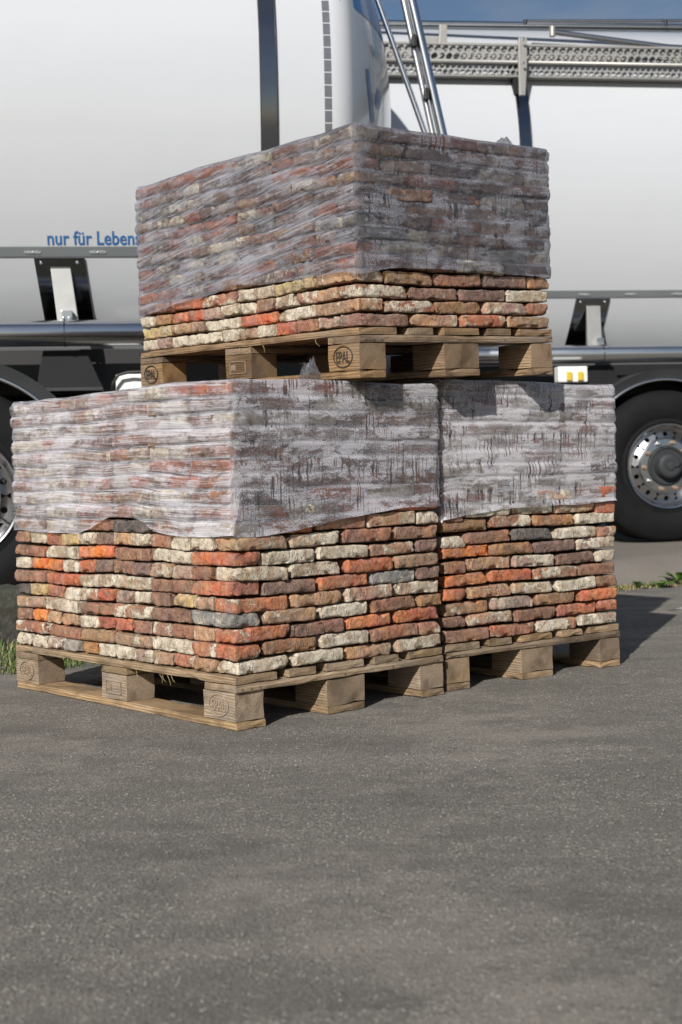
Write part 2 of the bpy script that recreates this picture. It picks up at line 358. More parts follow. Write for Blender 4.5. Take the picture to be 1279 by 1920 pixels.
# ------------------------------------------------------------------ ground
def kerb_line(x): return 5.7 + (x + 1.4) * (2.1 / 3.1)               # y of the kerb foot at x
def yard_z(x): return .085 + .07 * (max(-6, min(8, x)) + 1.86) / 4.17
g = MB(); xs = [-60, -30, -15, -8] + [-5 + i * .12 for i in range(100)] + [8, 15, 30, 60]; ys = [-30, -12, -4] + [0.2 + j * .1 for j in range(95)] + [12]
for y in ys:
    for x in xs:
        z = 0.0
        if -5 < x < 7 and 0 < y < 9.7: z = .010 * noise.noise(Vector((x * .9, y * 1.1, 3))) + .004 * noise.noise(Vector((x * 4, y * 4, 8)))
        # stay just under the pallets
        if -1.4 < x < 1.4 and 3.3 < y < 5.6: z = min(z, 0) * .35 - .001
        g.v.append((x, y, z))
nx_ = len(xs)
for j in range(len(ys) - 1):
    for i in range(nx_ - 1):
        a = j * nx_ + i; g.f.append((a, a + 1, a + 1 + nx_, a + nx_))
go = build(g, "asphalt_ground", MT['asphalt'], smooth=True); tag(go, "worn grey asphalt yard with dusty patches", kind='structure')

yd = MB(); rows = []
xs2 = [-60, -20, -8] + [-5 + i * .3 for i in range(40)] + [10, 20, 60]
for x in xs2:
    y0 = kerb_line(max(-9, min(9, x)))
    prof = [(-.02, -.02), (.02, .02), (.09, .075 + .02 * noise.noise(Vector((x * 3, 1, 1)))), (.20, None), (.5, None), (1.5, None), (4, None), (12, None), (60, None), (1500, None)]
    col_ = []
    for dy, z in prof:
        zz = yard_z(x) - .004 if z is None else z
        yy = max(y0, 3) + dy + (.05 * noise.noise(Vector((x * 1.7, 5, 2))) if dy < .6 else 0)
        col_.append((x, yy, zz))
    rows.append(col_)
for c_ in rows: yd.v += c_
n_ = len(rows[0])
for i in range(len(rows) - 1):
    for j in range(n_ - 1): yd.f.append((i * n_ + j, i * n_ + j + 1, (i + 1) * n_ + j + 1, (i + 1) * n_ + j))
yo = build(yd, "yard", MT['yard'], smooth=True); tag(yo, "dusty raised yard surface the tankers stand on", kind='structure')
hz = MB(); hz.add([(-1500, -1500, -.06), (1500, -1500, -.06), (1500, 1500, -.06), (-1500, 1500, -.06)], [(0, 1, 2, 3)])
tag(build(hz, "ground", MT['yard']), "flat ground running to the horizon", kind='structure')

# kerb of concrete stones, standing proud on the left
kx = -2.6; ang = atan2(2.1, 3.1); i = 0
while kx < .4:
    top = .235 - .035 * max(0, kx + 1.2)
    k = MB(); k.box(0, .78, 0, .30, -.05, top)
    me = k.mesh("kerb_stone", bevel=.02, bseg=2)
    bm = bmesh.new(); bm.from_mesh(me); bmesh.ops.subdivide_edges(bm, edges=[e for e in bm.edges if e.calc_length() > .1], cuts=7, use_grid_fill=True)
    for v in bm.verts: v.co += Vector((noise.noise(v.co * 9 + Vector((i, 0, 0))), noise.noise(v.co * 9 + Vector((0, i, 7))), noise.noise(v.co * 9 + Vector((3, 0, i))))) * .012
    bm.to_mesh(me); bm.free(); me.shade_smooth()
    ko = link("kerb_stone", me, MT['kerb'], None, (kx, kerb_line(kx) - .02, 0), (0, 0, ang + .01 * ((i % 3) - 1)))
    tag(ko, "old dark concrete kerb behind the pallets", kind='structure')
    kx += .80 * cos(ang); i += 1

# ------------------------------------------------------------------ stones, grass, weeds, litter
def stones(name, n, region, sz, mat, label, seed):
    rg = random.Random(seed); b = MB()
    for _ in range(n):
        x, y = region(rg); r = sz[0] + (sz[1] - sz[0]) * rg.random() ** 3; a = rg.random() * 6.28
        vs = []
        for dx, dy, dz in ((1, 0, 0), (0, 1, 0), (-1, 0, 0), (0, -1, 0), (.2, .1, .8), (.0, .0, -.6)):
            q = Vector((dx * rg.uniform(.6, 1.3), dy * rg.uniform(.6, 1.1), dz * rg.uniform(.5, .9))) * r
            vs.append((x + q.x * cos(a) - q.y * sin(a), y + q.x * sin(a) + q.y * cos(a), .001 + r * .25 + q.z))
        b.add(vs, [(0, 1, 4), (1, 2, 4), (2, 3, 4), (3, 0, 4), (1, 0, 5), (2, 1, 5), (3, 2, 5), (0, 3, 5)])
    o = link(name, b.mesh(name, recalc=False), mat); tag(o, label, kind='stuff'); return o
def reg(rg):
    y = 1.3 + 7 * rg.random() ** 1.4; return rg.uniform(-.32, .32) * y * 1.1, y
stones("gravel", 22000, reg, (.0008, .0030), MT['stone'], "fine pale grit scattered over the asphalt", 3)
stones("grit", 22000, reg, (.0008, .0028), MT['stone_dark'], "fine brown grey grit scattered over the asphalt", 4)

def blades(name, n, place, hgt, mat, label, seed, wid=.0028, lean=.6):
    rg = random.Random(seed); b = MB()
    for _ in range(n):
        x, y, z = place(rg); h = hgt * rg.uniform(.4, 1.2); a = rg.random() * 6.28; l = h * lean * rg.uniform(.2, 1.3); w = wid * rg.uniform(.6, 1.3)
        px, py = -sin(a) * w, cos(a) * w; vs = []
        for t, ww in ((0, 1), (.4, .9), (.75, .55), (1, .05)):
            cx = x + cos(a) * l * t * t; cy = y + sin(a) * l * t * t; cz = z + h * (t - .25 * t * t)
            vs += [(cx - px * ww, cy - py * ww, cz), (cx + px * ww, cy + py * ww, cz)]
        b.add(vs, [(0, 1, 3, 2), (2, 3, 5, 4), (4, 5, 7, 6)])
    o = link(name, b.mesh(name, recalc=False), mat); tag(o, label, kind='stuff'); return o
def verge(rg):
    x = rg.uniform(-2.3, .3); return x, kerb_line(x) - rg.uniform(.02, 1.0) ** 1.0 - .02, -.002
def verge_ok(rg):
    while True:
        x, y, z = verge(rg)
        if x < -1.08 or y > 4.75 + (x + 1.0) * .5: return x, y, z
blades("grass", 5200, verge_ok, .065, MT['grass'], "green grass tufts along the kerb foot", 5)
blades("dry_grass", 1500, verge_ok, .07, MT['straw'], "dry straw coloured grass between the green tufts", 6, lean=1.1)
def verge_r(rg):
    x = rg.uniform(1.35, 3.2); return x, kerb_line(x) + rg.gauss(-.02, .06), .0
blades("grass_fringe", 1500, verge_r, .032, MT['grass'], "short green grass fringe at the yard edge", 8, lean=.8)
blades("dry_fringe", 2200, verge_r, .028, MT['straw'], "short dry grass fringe at the yard edge", 9, lean=1.2)

def weed(x, y, z, s, seed, label):
    rg = random.Random(seed); e = empty("weed", (x, y, z), (0, 0, 0), label, "weed", "weeds growing at the yard edge")
    for k in range(15):
        a = rg.random() * 6.28; L = s * rg.uniform(.6, 1.15); w = L * rg.uniform(.16, .26); up = rg.uniform(.35, 1.0); b = MB(); vs = []
        for t, ww in ((0, .12), (.2, .35), (.4, .8), (.6, 1.0), (.8, .75), (.93, .4), (1, .03)):
            r_ = L * t * cos(.4 * t) * (1.1 - up * .5); zz = L * up * (t - .55 * t * t); f_ = 1 + .25 * (k % 2) * sin(t * 25)
            vs += [(r_ * cos(a) - sin(a) * w * ww * f_, r_ * sin(a) + cos(a) * w * ww * f_, zz + .12 * w), (r_ * cos(a), r_ * sin(a), zz), (r_ * cos(a) + sin(a) * w * ww * f_, r_ * sin(a) - cos(a) * w * ww * f_, zz + .12 * w)]
        for q in range(6): b.add([], []); b.f += [(q * 3, q * 3 + 1, q * 3 + 4, q * 3 + 3), (q * 3 + 1, q * 3 + 2, q * 3 + 5, q * 3 + 4)]
        b.v = vs; link("leaf", b.mesh("leaf", smooth=True, recalc=False), MT['leaf'], e)
weed(1.80, 7.72, .0, .105, 1, "broad leafed green weed at the yard edge, larger clump near the tyre")
weed(1.93, 7.86, .02, .12, 2, "tallest bushy green weed below the chrome wheel")
weed(1.66, 7.66, .01, .07, 3, "small low weed sprig nearest the wrapped bricks")
weed(2.04, 7.88, .03, .10, 12, "green weed clump cut by the edge of the photo")
pp = MB(); pp.add([(-.04, 0, .004), (.0, -.012, .012), (.045, .006, .02), (.05, .02, .006), (.01, .02, .003), (-.03, .012, .003)], [(0, 1, 4, 5), (1, 2, 3, 4)])
tag(build(pp, "paper_scrap", MT['paper'], loc=(1.56, 6.42, .0)), "small torn scrap of white paper lying in the stack's shadow", "litter")

# ------------------------------------------------------------------ pallets
def plank_mesh(w, l, h, seed, bevel=.003, amp=.0016):
    """board, block or bearer with its corner at 0,0,0; grain runs along y"""
    b = MB(); nx, ny, nz_ = max(2, int(w / .03)), max(2, int(l / .04)), 2
    idx = {}
    def vid(i, j, k):
        key = (i, j, k)
        if key not in idx:
            x, y, z = w * i / nx, l * j / ny, h * k / nz_; q = Vector((x, y * .35, z))
            n = noise.noise_vector(q * 14 + Vector((seed * 3.1, seed, 0))) * amp + noise.noise_vector(q * 60 + Vector((seed, 0, 5))) * amp * .4
            # knocked corners
            ex = (i in (0, nx)) + (j in (0, ny)) + (k in (0, nz_))
            p = Vector((x, y, z)) + n
            if ex >= 2:
                c = max(0, noise.noise(Vector((x * 22 + seed, y * 12, z * 22))) ) * .006 + .0012
                p += (Vector((w / 2, l / 2, h / 2)) - Vector((x, y, z))).normalized() * 0 + Vector((c if i == 0 else -c if i == nx else 0, c if j == 0 else -c if j == ny else 0, c * .7 if k == 0 else -c * .7 if k == nz_ else 0))
            idx[key] = len(b.v); b.v.append(tuple(p))
        return idx[key]
    for i in range(nx):
        for j in range(ny):
            b.f.append((vid(i, j, 0), vid(i, j + 1, 0), vid(i + 1, j + 1, 0), vid(i + 1, j, 0))); b.f.append((vid(i, j, nz_), vid(i + 1, j, nz_), vid(i + 1, j + 1, nz_), vid(i, j + 1, nz_)))
    for i in range(nx):
        for k in range(nz_):
            b.f.append((vid(i, 0, k), vid(i + 1, 0, k), vid(i + 1, 0, k + 1), vid(i, 0, k + 1))); b.f.append((vid(i, ny, k), vid(i, ny, k + 1), vid(i + 1, ny, k + 1), vid(i + 1, ny, k)))
    for j in range(ny):
        for k in range(nz_):
            b.f.append((vid(0, j, k), vid(0, j, k + 1), vid(0, j + 1, k + 1), vid(0, j + 1, k))); b.f.append((vid(nx, j, k), vid(nx, j + 1, k), vid(nx, j + 1, k + 1), vid(nx, j, k + 1)))
    return b.mesh("plank", recalc=False)

def oval_ring(w, h, th, n=40):
    b = MB(); vs = []
    for k in range(n):
        a = 2 * pi * k / n
        for q in (1, 1 - th * 2 / w): vs += [(0, cos(a) * w / 2 * q, sin(a) * h / 2 * (q if q == 1 else 1 - th * 2 / h))]
    b.v = vs; b.f = [(2 * k, 2 * ((k + 1) % n), 2 * ((k + 1) % n) + 1, 2 * k + 1) for k in range(n)]
    return b.v, b.f

def pallet(loc, rot, label, seed, wood, stamps):
    e = empty("pallet", loc, rot, label, "pallet", "wooden pallets under the bricks")
    rg = random.Random(seed); gap = (.8 - 3 * .145 - 2 * .1) / 4; x = 0
    for k, w in enumerate((.145, .1, .145, .1, .145)):                # deck boards, along y
        link("deck_board", plank_mesh(w, 1.2, .022, seed + k), wood, e, (x, rg.uniform(-.003, .003), .122)); x += w + gap
    for k, y in enumerate((0, .5275, 1.055)):                         # bearer boards, along x: built along y then turned
        o = link("bearer_board", plank_mesh(.145, .8, .0215, seed + 20 + k), wood, e, (0, y + .145 + (-.002 if k == 0 else 0), .100), (0, 0, -pi / 2))
    for j, y in enumerate((0, .5275, 1.055)):
        for i_, (xx, w) in enumerate(((0, .1), (.3275, .145), (.7, .1))):
            jx, jy = rg.uniform(-.002, .003), rg.uniform(-.001, .004)
            b = link("block", plank_mesh(w, .145, .0775, seed + 40 + i_ * 3 + j), wood, e, (xx + jx, y + jy, .022), (0, 0, rg.uniform(-.012, .012)))
            if i_ == 0 and j in stamps:
                faint = stamps[j]; mk = MT['inkfaint'] if faint else MT['ink']
                if stamps[j] != 2:
                    me = text_mesh("EPAL", .046, .0004, .0004 if not faint else 0, sx=.62)
                    xsn = [v.co.x for v in me.vertices]; ysn = [v.co.y for v in me.vertices]; mw, mh = max(xsn) + min(xsn), max(ysn) + min(ysn)
                    vs = [(-.0030 - v.co.z, .0725 - (v.co.x - mw / 2), .041 + (v.co.y - mh / 2)) for v in me.vertices]
                    st = MB(); st.add(vs, [tuple(p.vertices) for p in me.polygons])
                    ov, of = oval_ring(.088, .062, .0028); st.add([(-.0030, .0725 + p[1], .041 + p[2]) for p in ov], of)
                    ov, of = oval_ring(.088, .062, .0028); st.add([(-.0012, .0725 + p[1], .041 + p[2]) for p in ov], of)
                else:
                    st = MB()
                    for (a0, a1, b0, b1) in ((.03, .115, .055, .057), (.03, .115, .018, .020), (.03, .032, .018, .057), (.113, .115, .018, .057)): st.box(-.003, -.0015, a0, a1, b0, b1)
                    for q in range(5): st.box(-.003, -.0015, .085 + q * .005, .0875 + q * .005, .028 + .004 * (q % 2), .046)
                build(st, "stamp", MT['inkfaint'] if stamps[j] == 2 else mk, b)
    for xx, w in ((0, .1), (.3275, .145), (.7, .1)):
        link("bottom_board", plank_mesh(w, 1.2, .022, seed + 60 + int(xx * 10)), wood, e, (xx + rg.uniform(-.002, .003), rg.uniform(-.003, .002), 0))
    for j, y in enumerate((.05, .11, .565, .635, 1.09, 1.15)):        # nail heads on the deck's outer board edge blocks
        for q in range(1):
            b = MB(); b.lathe([(.0028, 0), (.0028, -.0012), (0, -.0014)], seg=8); o = build(b, "nail_head", MT['rust'], e, loc=(.02 + .03 * (j % 3), -.0032, .110), rot=(0, 0, 0)) if j < 3 else build(b, "nail_head", MT['rust'], e, loc=(.36 + .36 * (j - 3) * .5 + .01 * j, -.0032, .1105))
    # splinters hanging from the deck edge
    for q in range(5):
        b = MB(); y = rg.uniform(.05, .6); z = .121; b.tube([(-.001, y, z), (-.006, y - rg.uniform(.005, .02), z - .010), (-.008, y - rg.uniform(.01, .03), z - rg.uniform(.012, .028))], [.0009, .0007, .0003], 4)
        build(b, "splinter", MT['straw'], e)
    return e

YA, YB, YC = .7302, .6470, .6774
# local x = 800 mm direction (right and away), local y = 1200 mm direction (left and away)
LA, LB, LC = Vector((-.2935, 3.6314, .0)), Vector((.3119, 4.2053, .0)), Vector((.0649, 3.8566, .9509))
Rz = lambda a: (0, 0, a)
tilt = Matrix.Rotation(YC, 3, 'Z') @ Matrix(((1, 0, 0), (0, 1, 0), (.0386, .0259, 1))).to_3x3()
ex_ = (Matrix.Rotation(YC, 3, 'Z') @ Vector((1, 0, .0386))).normalized(); ey_ = Matrix.Rotation(YC, 3, 'Z') @ Vector((0, 1, .0259)); ey_ = (ey_ - ex_ * ey_.dot(ex_)).normalized(); ez_ = ex_.cross(ey_)
RC = Matrix((ex_, ey_, ez_)).transposed().to_euler()
pallet(LA, Rz(YA), "weathered wooden pallet on the asphalt carrying the larger wrapped brick load in front", 100, MT['wood'], {0: 1, 1: 2, 2: 1})
pallet(LB, Rz(YB), "weathered wooden pallet on the asphalt, end on behind the front pallet, nearest the chrome wheel", 200, MT['wood'], {})
pallet(LC, RC, "brown pallet with dark EPAL stamps resting on top of the two wrapped brick loads", 300, MT['wood_dark'], {0: 0, 1: 2, 2: 0})

# ------------------------------------------------------------------ bricks
def wob(face, u, r, seed):
    """courses laid by hand: height of a course drifts along the face, the same for brick and film"""
    q = Vector((u * 3.2 + face * 11, r * .23, seed * 1.3)); return (.0075 * noise.noise(q) + .0028 * noise.noise(q * 2.9)) * min(1, r / 3)
BL, BW, BH = .1920, .0945, .0390
def brick_mesh(seed, L=BL, Wd=BW, H=BH):
    rg = random.Random(seed); L *= rg.uniform(.96, 1.015); Wd *= rg.uniform(.97, 1.015); H *= rg.uniform(.93, 1.01)
    nx, ny, nz_ = 34, 17, 9; r = rg.uniform(.0045, .008)
    def sp(i, n, T):                                                  # finer near the edges
        t = i / n; t2 = .5 - .5 * cos(pi * t); return T * ((.55 * t + .45 * t2) - .5)
    b = MB(); idx = {}; so_ = Vector((seed * 7.3, seed * 1.7, seed * 3.9)); bend = rg.uniform(-.0022, .0022); tw = rg.uniform(-.03, .03)
    corner = [rg.uniform(0, 1) for _ in range(8)]
    def vid(i, j, k):
        key = (i, j, k)
        if key in idx: return idx[key]
        p = Vector((sp(i, nx, L), sp(j, ny, Wd), sp(k, nz_, H)))
        # corner and edge radius varies along the brick
        rr = r * (1 + .7 * noise.noise(p * 14 + so_)); rr = min(rr, H * .42)
        c = Vector((max(-L / 2 + rr, min(L / 2 - rr, p.x)), max(-Wd / 2 + rr, min(Wd / 2 - rr, p.y)), max(-H / 2 + rr, min(H / 2 - rr, p.z))))
        d = p - c; dl = d.length
        nrm = d.normalized() if dl > 1e-9 else Vector((0, 0, 1))
        q = c + nrm * min(dl, rr) if dl > 1e-9 else p
        if dl > rr: q = c + nrm * rr
        ne = sum((abs(abs(p.x) - L / 2) < .008, abs(abs(p.y) - Wd / 2) < .008, abs(abs(p.z) - H / 2) < .008))
        disp = .0022 * noise.noise(q * 20 + so_) + .0013 * noise.noise(q * 60 + so_ * 2) + .0014 * noise.noise(q * 150 + so_)
        if ne >= 2:                                                   # chips knocked off edges
            ch = noise.noise(q * 32 + so_ * 3); disp -= max(0, ch - .12) * .018
        cr_ = noise.noise(Vector((q.x * 40, q.y * 40, q.z * 12)) + so_ * 5); disp -= .0022 * max(0, 1 - abs(cr_) * 14) * (1 if noise.noise(q * 8 + so_) > .05 else 0)
        ci = (p.x > 0) * 1 + (p.y > 0) * 2 + (p.z > 0) * 4
        if corner[ci] > .78:
            dc = (q - Vector((L / 2 * (1 if p.x > 0 else -1), Wd / 2 * (1 if p.y > 0 else -1), H / 2 * (1 if p.z > 0 else -1)))).length
            disp -= max(0, .022 - dc) * .45
        q = q + nrm * disp; q.z += bend * (1 - (2 * q.x / L) ** 2); q.z += tw * q.x * q.y * 1.2
        idx[key] = len(b.v); b.v.append(tuple(q)); return idx[key]
    for i in range(nx):
        for j in range(ny):
            b.f.append((vid(i, j, 0), vid(i, j + 1, 0), vid(i + 1, j + 1, 0), vid(i + 1, j, 0))); b.f.append((vid(i, j, nz_), vid(i + 1, j, nz_), vid(i + 1, j + 1, nz_), vid(i, j + 1, nz_)))
        for k in range(nz_):
            b.f.append((vid(i, 0, k), vid(i + 1, 0, k), vid(i + 1, 0, k + 1), vid(i, 0, k + 1))); b.f.append((vid(i, ny, k), vid(i, ny, k + 1), vid(i + 1, ny, k + 1), vid(i + 1, ny, k)))
    for j in range(ny):
        for k in range(nz_):
            b.f.append((vid(0, j, k), vid(0, j, k + 1), vid(0, j + 1, k + 1), vid(0, j + 1, k))); b.f.append((vid(nx, j, k), vid(nx, j + 1, k), vid(nx, j + 1, k + 1), vid(nx, j, k + 1)))
    me = b.mesh("brick", smooth=True, recalc=False); me.materials.append(MT['brick']); return me
BRICKS = [brick_mesh(k + 1) for k in range(40)]
PAL = {  # base clay colour and how much old mortar covers it
    'C': ((.42, .29, .18), .74), 'W': ((.48, .41, .32), 1.05), 'N': ((.36, .16, .09), .60), 'M': ((.38, .135, .065), .46), 'R': ((.43, .13, .055), .18),
    'O': ((.54, .155, .042), .10), 'B': ((.31, .145, .082), .22), 'P': ((.235, .13, .095), .24), 'T': ((.40, .225, .125), .42), 'G': ((.27, .25, .225), .38),
    'Y': ((.48, .33, .14), .34), 'D': ((.12, .10, .09), .28), 'K': ((.38, .235, .175), .58), 'A': ((.32, .165, .078), .28)}
# what the photograph shows, from the corner outwards: (row: 800 mm face, 1200 mm face)
ROWS_A = {0: ("CCTC", "CTMTKWCAGKWWK"), 1: ("MACBN", "MWTABM"), 2: ("MPOR", "CTBNPRRWTTOB"), 3: ("GTWBA", "GBNBKT"), 4: ("MTKC", "RTYPWKRNCRYD"), 5: ("BPRGP", "RBCCRB"),
          6: ("CCRT", "CBKTPBPRCOOW"), 7: ("RWCTP", "RWBOCB"), 8: ("TCBB", "TCWBCTPWYRCB"), 9: ("COBT", "CMDBCT")}
ROWS_B = {0: ("BMNC", "BTCRMBCTPRCB"), 1: ("PTBRR", "PRTCBM"), 2: ("AKAO", "ACBTRBCTPRCB"), 3: ("RTCCA", "RTCBTM"), 4: ("ORNB", "OCBTRBCTPRCB"), 5: ("BTKPC", "BTCBTM"),
          6: ("OAPK", "OCBTRBCTPRCB"), 7: ("CBDCN", "CTCBTM"), 8: ("ANAC", "ACBTRBCTPRCB"), 9: ("BCCTR", "BTCBTM")}
ROWS_C = {0: ("PTMT", "CKBRWTCCWWKC"), 1: ("TMAKB", "TCRWTY"), 2: ("NPPC", "PTNCBCCKRRAC"), 3: ("TABPA", "TYCMRB")}
MIX_A = "TMTCRBKPBCKBMKRC"; MIX_C = "TRKPMBGTCPBKORCB"
def stack(loc, rot, label, rows, pitch, known, seed, mix, wet, wrap_from, zoff=.1445, jit=1.0, lean=(0, 0)):
    e = empty("brick_stack", loc, rot, label, "brick stack", "stacks of reclaimed bricks")
    rg = random.Random(seed); inner = MB(); prof = []
    def put(code, cx, cy, z, along_x, dim, outn, rowo):
        cx += lean[0] * (z - zoff); cy += lean[1] * (z - zoff)
        fc = 1 if outn[1] else 0; uu = cx if fc else cy; rw = (z - zoff) / pitch; z += wob(fc, uu, rw, seed); sl_ = (wob(fc, uu + .05, rw, seed) - wob(fc, uu - .05, rw, seed)) / .1
        base, cov = PAL[code]; o = bpy.data.objects.new("brick", rg.choice(BRICKS)); COL.objects.link(o); o.parent = e
        oj = rg.uniform(-.006, .003) * jit + rowo
        o.location = (cx + (outn[0] * oj) + (0 if outn[0] else rg.uniform(-.0015, .0015)), cy + (outn[1] * oj) + (0 if outn[1] else rg.uniform(-.0015, .0015)), z + rg.uniform(-.0012, .0008))
        flip = rg.random() < .5; turn = rg.random() < .5
        ml = Matrix.Rotation((0 if along_x else pi / 2) + rg.uniform(-.03, .03), 4, 'Z') @ Matrix.Rotation(rg.uniform(-.02, .02), 4, 'X') @ Matrix.Rotation(rg.uniform(-.012, .012), 4, 'Y') @ Matrix.Rotation(pi if flip else 0, 4, 'X') @ Matrix.Rotation(pi if turn else 0, 4, 'Z')
        if fc: ml = Matrix.Rotation(-atan2(sl_, 1), 4, 'Y') @ ml
        else: ml = Matrix.Rotation(atan2(sl_, 1), 4, 'X') @ ml
        o.rotation_euler = ml.to_euler()
        o.scale = (rg.uniform(.945, .995) if fc else 1.01, 1, min(1.0, pitch / .0419) * rg.uniform(.945, 1.0))
        k = rg.uniform(.88, 1.12) * dim; hue = rg.uniform(-.06, .06)
        o.color = (min(1, base[0] * k * (1 + hue)), base[1] * k, base[2] * k * (1 - hue), max(0, min(1, cov + rg.uniform(-.08, .08))))
    for r in range(rows):
        z = zoff + pitch * (r + .5); dim = wet if r >= wrap_from else 1.0
        ro = rg.uniform(-.003, .003) * jit; ro2 = rg.uniform(-.003, .003) * jit; prof.append((ro, ro2))
        ks = known.get(r); even = r % 2 == 0
        nf = 4 if even else 5
        f8 = ks[0] if ks else "".join(rg.choice(mix) for _ in range(nf)); f12 = ks[1] if ks else "".join(rg.choice(mix) for _ in range(12 if even else 6))
        if even:
            for j in range(4): put(f8[j % len(f8)], .1 + .2 * j, .049, z, True, dim, (0, -1), ro2 if j else ro2)
            for s in range(1, 12): put(f12[s % len(f12)], .1, .05 + .1 * s, z, True, dim, (-1, 0), ro)
            for j in range(1, 4):
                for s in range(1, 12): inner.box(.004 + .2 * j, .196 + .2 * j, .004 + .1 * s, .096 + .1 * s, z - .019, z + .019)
        else:
            put(f12[0], .049, .1, z, False, dim, (-1, 0), ro)
            for s in range(1, 6): put(f12[s % len(f12)], .049, .1 + .2 * s, z, False, dim, (-1, 0), ro)
            for j in range(3): put(f8[(j + 1) % len(f8)], .2 + .2 * j, .049, z, True, dim, (0, -1), ro2)
            put(f8[4 % len(f8)], .751, .1, z, False, dim, (1, 0), ro2)
            for s in range(1, 12):
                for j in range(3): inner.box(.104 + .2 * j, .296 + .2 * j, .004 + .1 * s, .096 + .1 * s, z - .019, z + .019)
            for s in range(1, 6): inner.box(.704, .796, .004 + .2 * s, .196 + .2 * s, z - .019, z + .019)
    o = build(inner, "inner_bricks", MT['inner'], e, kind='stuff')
    return e, prof
PA, PB, PC = .04195, .0430, .0403
eA, profA = stack(LA, Rz(YA), "old red and cream bricks in front, lower nine courses bare below milky film", 19, PA, ROWS_A, 11, MIX_A, 1.0, 10, lean=(.011, 0))
eB, profB = stack(LB, Rz(YB), "stack of old bricks beside the chrome wheel, its short side showing ten bare courses", 19, PB, ROWS_B, 12, MIX_A, 1.0, 10)
eC, profC = stack(LC, RC, "stack of old bricks on the raised pallet with four bare courses under grey film", 14, PC, ROWS_C, 13, MIX_C, .72, 4, lean=(.026, .012))

# ------------------------------------------------------------------ stretch film
def interp(cp, u):
    for (a, za), (b, zb) in zip(cp, cp[1:]):
        if a <= u <= b:
            t = (u - a) / (b - a); return za + (zb - za) * t
    return cp[-1][1] if u > cp[-1][0] else cp[0][1]
def film(loc, rot, label, mat, rows, pitch, low, seed, wseed, zoff=.1445, corner_r=.016, lean=(0, 0)):
    """u: 0..1.2 along the long face from its far end to the near corner, 1.2..2.0 along the short face, then round the back"""
    sx_, sy_ = .8, 1.2; H = zoff + rows * pitch; rg = random.Random(seed)
    rj = [rg.uniform(-.003, .005) for _ in range(rows + 2)]; rj2 = [rg.uniform(-.003, .005) for _ in range(rows + 2)]
    b = MB(); us = []; u = 0; jt = []
    while u < 2.0: us.append(u); u += .0055
    while u < 4.0: us.append(u); u += .014
    us = [x for x in us if x < 4.0]; uvs = []
    def base(u):
        u = u % 4.0
        if u <= 1.2: p = Vector((0, 1.2 - u)); n = Vector((-1, 0)); d = min(u, 1.2 - u)
        elif u <= 2.0: p = Vector((u - 1.2, 0)); n = Vector((0, -1)); d = min(u - 1.2, 2.0 - u)
        elif u <= 3.2: p = Vector((.8, u - 2.0)); n = Vector((1, 0)); d = min(u - 2.0, 3.2 - u)
        else: p = Vector((.8 - (u - 3.2), 1.2)); n = Vector((0, 1)); d = min(u - 3.2, 4.0 - u)
        # round the corner
        if d < corner_r:
            c = Vector((corner_r if p.x < .4 else .8 - corner_r, corner_r if p.y < .6 else 1.2 - corner_r)); n = (p - c).normalized(); p = c + n * corner_r
        return p, n
    NV = int((H - min(z for _, z in low)) / .0042); NTOP = 8
    for iu, u in enumerate(us):
        p, n = base(u); zl = interp(low, u) + .004 * noise.noise(Vector((u * 9, seed, 4))); face = 0 if u <= 1.2 else 1
        for k in range(NV + 1):
            z = zl + (H + .001 - zl) * k / NV; rf = (z - zoff) / pitch; zw = wob(face, (u - 1.2 if face else 1.2 - u) if u <= 2.0 else .4, rf, wseed); ri = int(max(0, min(rows - 1, floor(rf)))); fr = rf - ri
            v = abs(cos(pi * fr)) ** 9                                # 1 at a joint
            side = (rj if face == 0 else rj2)
            w2 = .5 + .5 * cos(pi * min(1, max(0, fr))); a = side[ri]
            dd = .0038 + a * .8 * (1 - v) + .0022 * noise.noise(Vector((u * 2.5, rf * .7, seed))) - (.0046 if face == 0 else .0030) * v * (1 + 1.3 * noise.noise(Vector((u * 5, round(rf) * 3.7, seed + 3))))
            dd += .0011 * noise.noise(Vector((u * 6, z * 130, seed + 9))) + .0022 * noise.noise(Vector((u * 11, ri * 5.1, seed + 19))) + .0012 * noise.noise(Vector((u * 45, z * 45, seed))) 
            cd = min(abs(u - 1.2), abs(u - 2.0), u, 4 - u)
            if cd < .03: dd += .003 * noise.noise(Vector((u * 60, z * 70, seed + 5))) * (1 - cd / .03)
            if k < 3: dd += .003 * (3 - k) / 3 * (1 + noise.noise(Vector((u * 30, 2, seed))))
            jt.append(v ** .5); b.v.append((p.x + n.x * dd + lean[0] * (z - zoff), p.y + n.y * dd + lean[1] * (z - zoff), z + zw)); uvs.append((u, z))
        for k in range(1, NTOP + 1):                                  # fold over the top
            ins = .11 * (k / NTOP) ** 1.3; q = p - n * ins + n * .004
            z = H + zw + .003 + .002 * noise.noise(Vector((u * 8, ins * 40, seed))) + .001
            jt.append(.3); b.v.append((q.x + lean[0] * (H - zoff), q.y + lean[1] * (H - zoff), z)); uvs.append((u, H + ins))
    m = NV + 1 + NTOP; nU = len(us)
    for i in range(nU):
        i2 = (i + 1) % nU
        for k in range(m - 1): b.f.append((i * m + k, i2 * m + k, i2 * m + k + 1, i * m + k + 1))
    me = bpy.data.meshes.new("plastic_wrap"); me.from_pydata(b.v, [], b.f); me.shade_smooth()
    uvl = me.uv_layers.new(name="UVMap"); vi = [0] * len(me.loops); me.loops.foreach_get("vertex_index", vi); flat = []
    for q in vi: flat += uvs[q]
    uvl.data.foreach_set("uv", flat); me.attributes.new('joint', 'FLOAT', 'POINT').data.foreach_set('value', jt)
    o = link("plastic_wrap", me, mat, None, loc, rot); tag(o, label, "plastic wrap", "stretch film wrapped round the brick loads"); return o
R_ = lambda r, p, z0=.1445: z0 + r * p
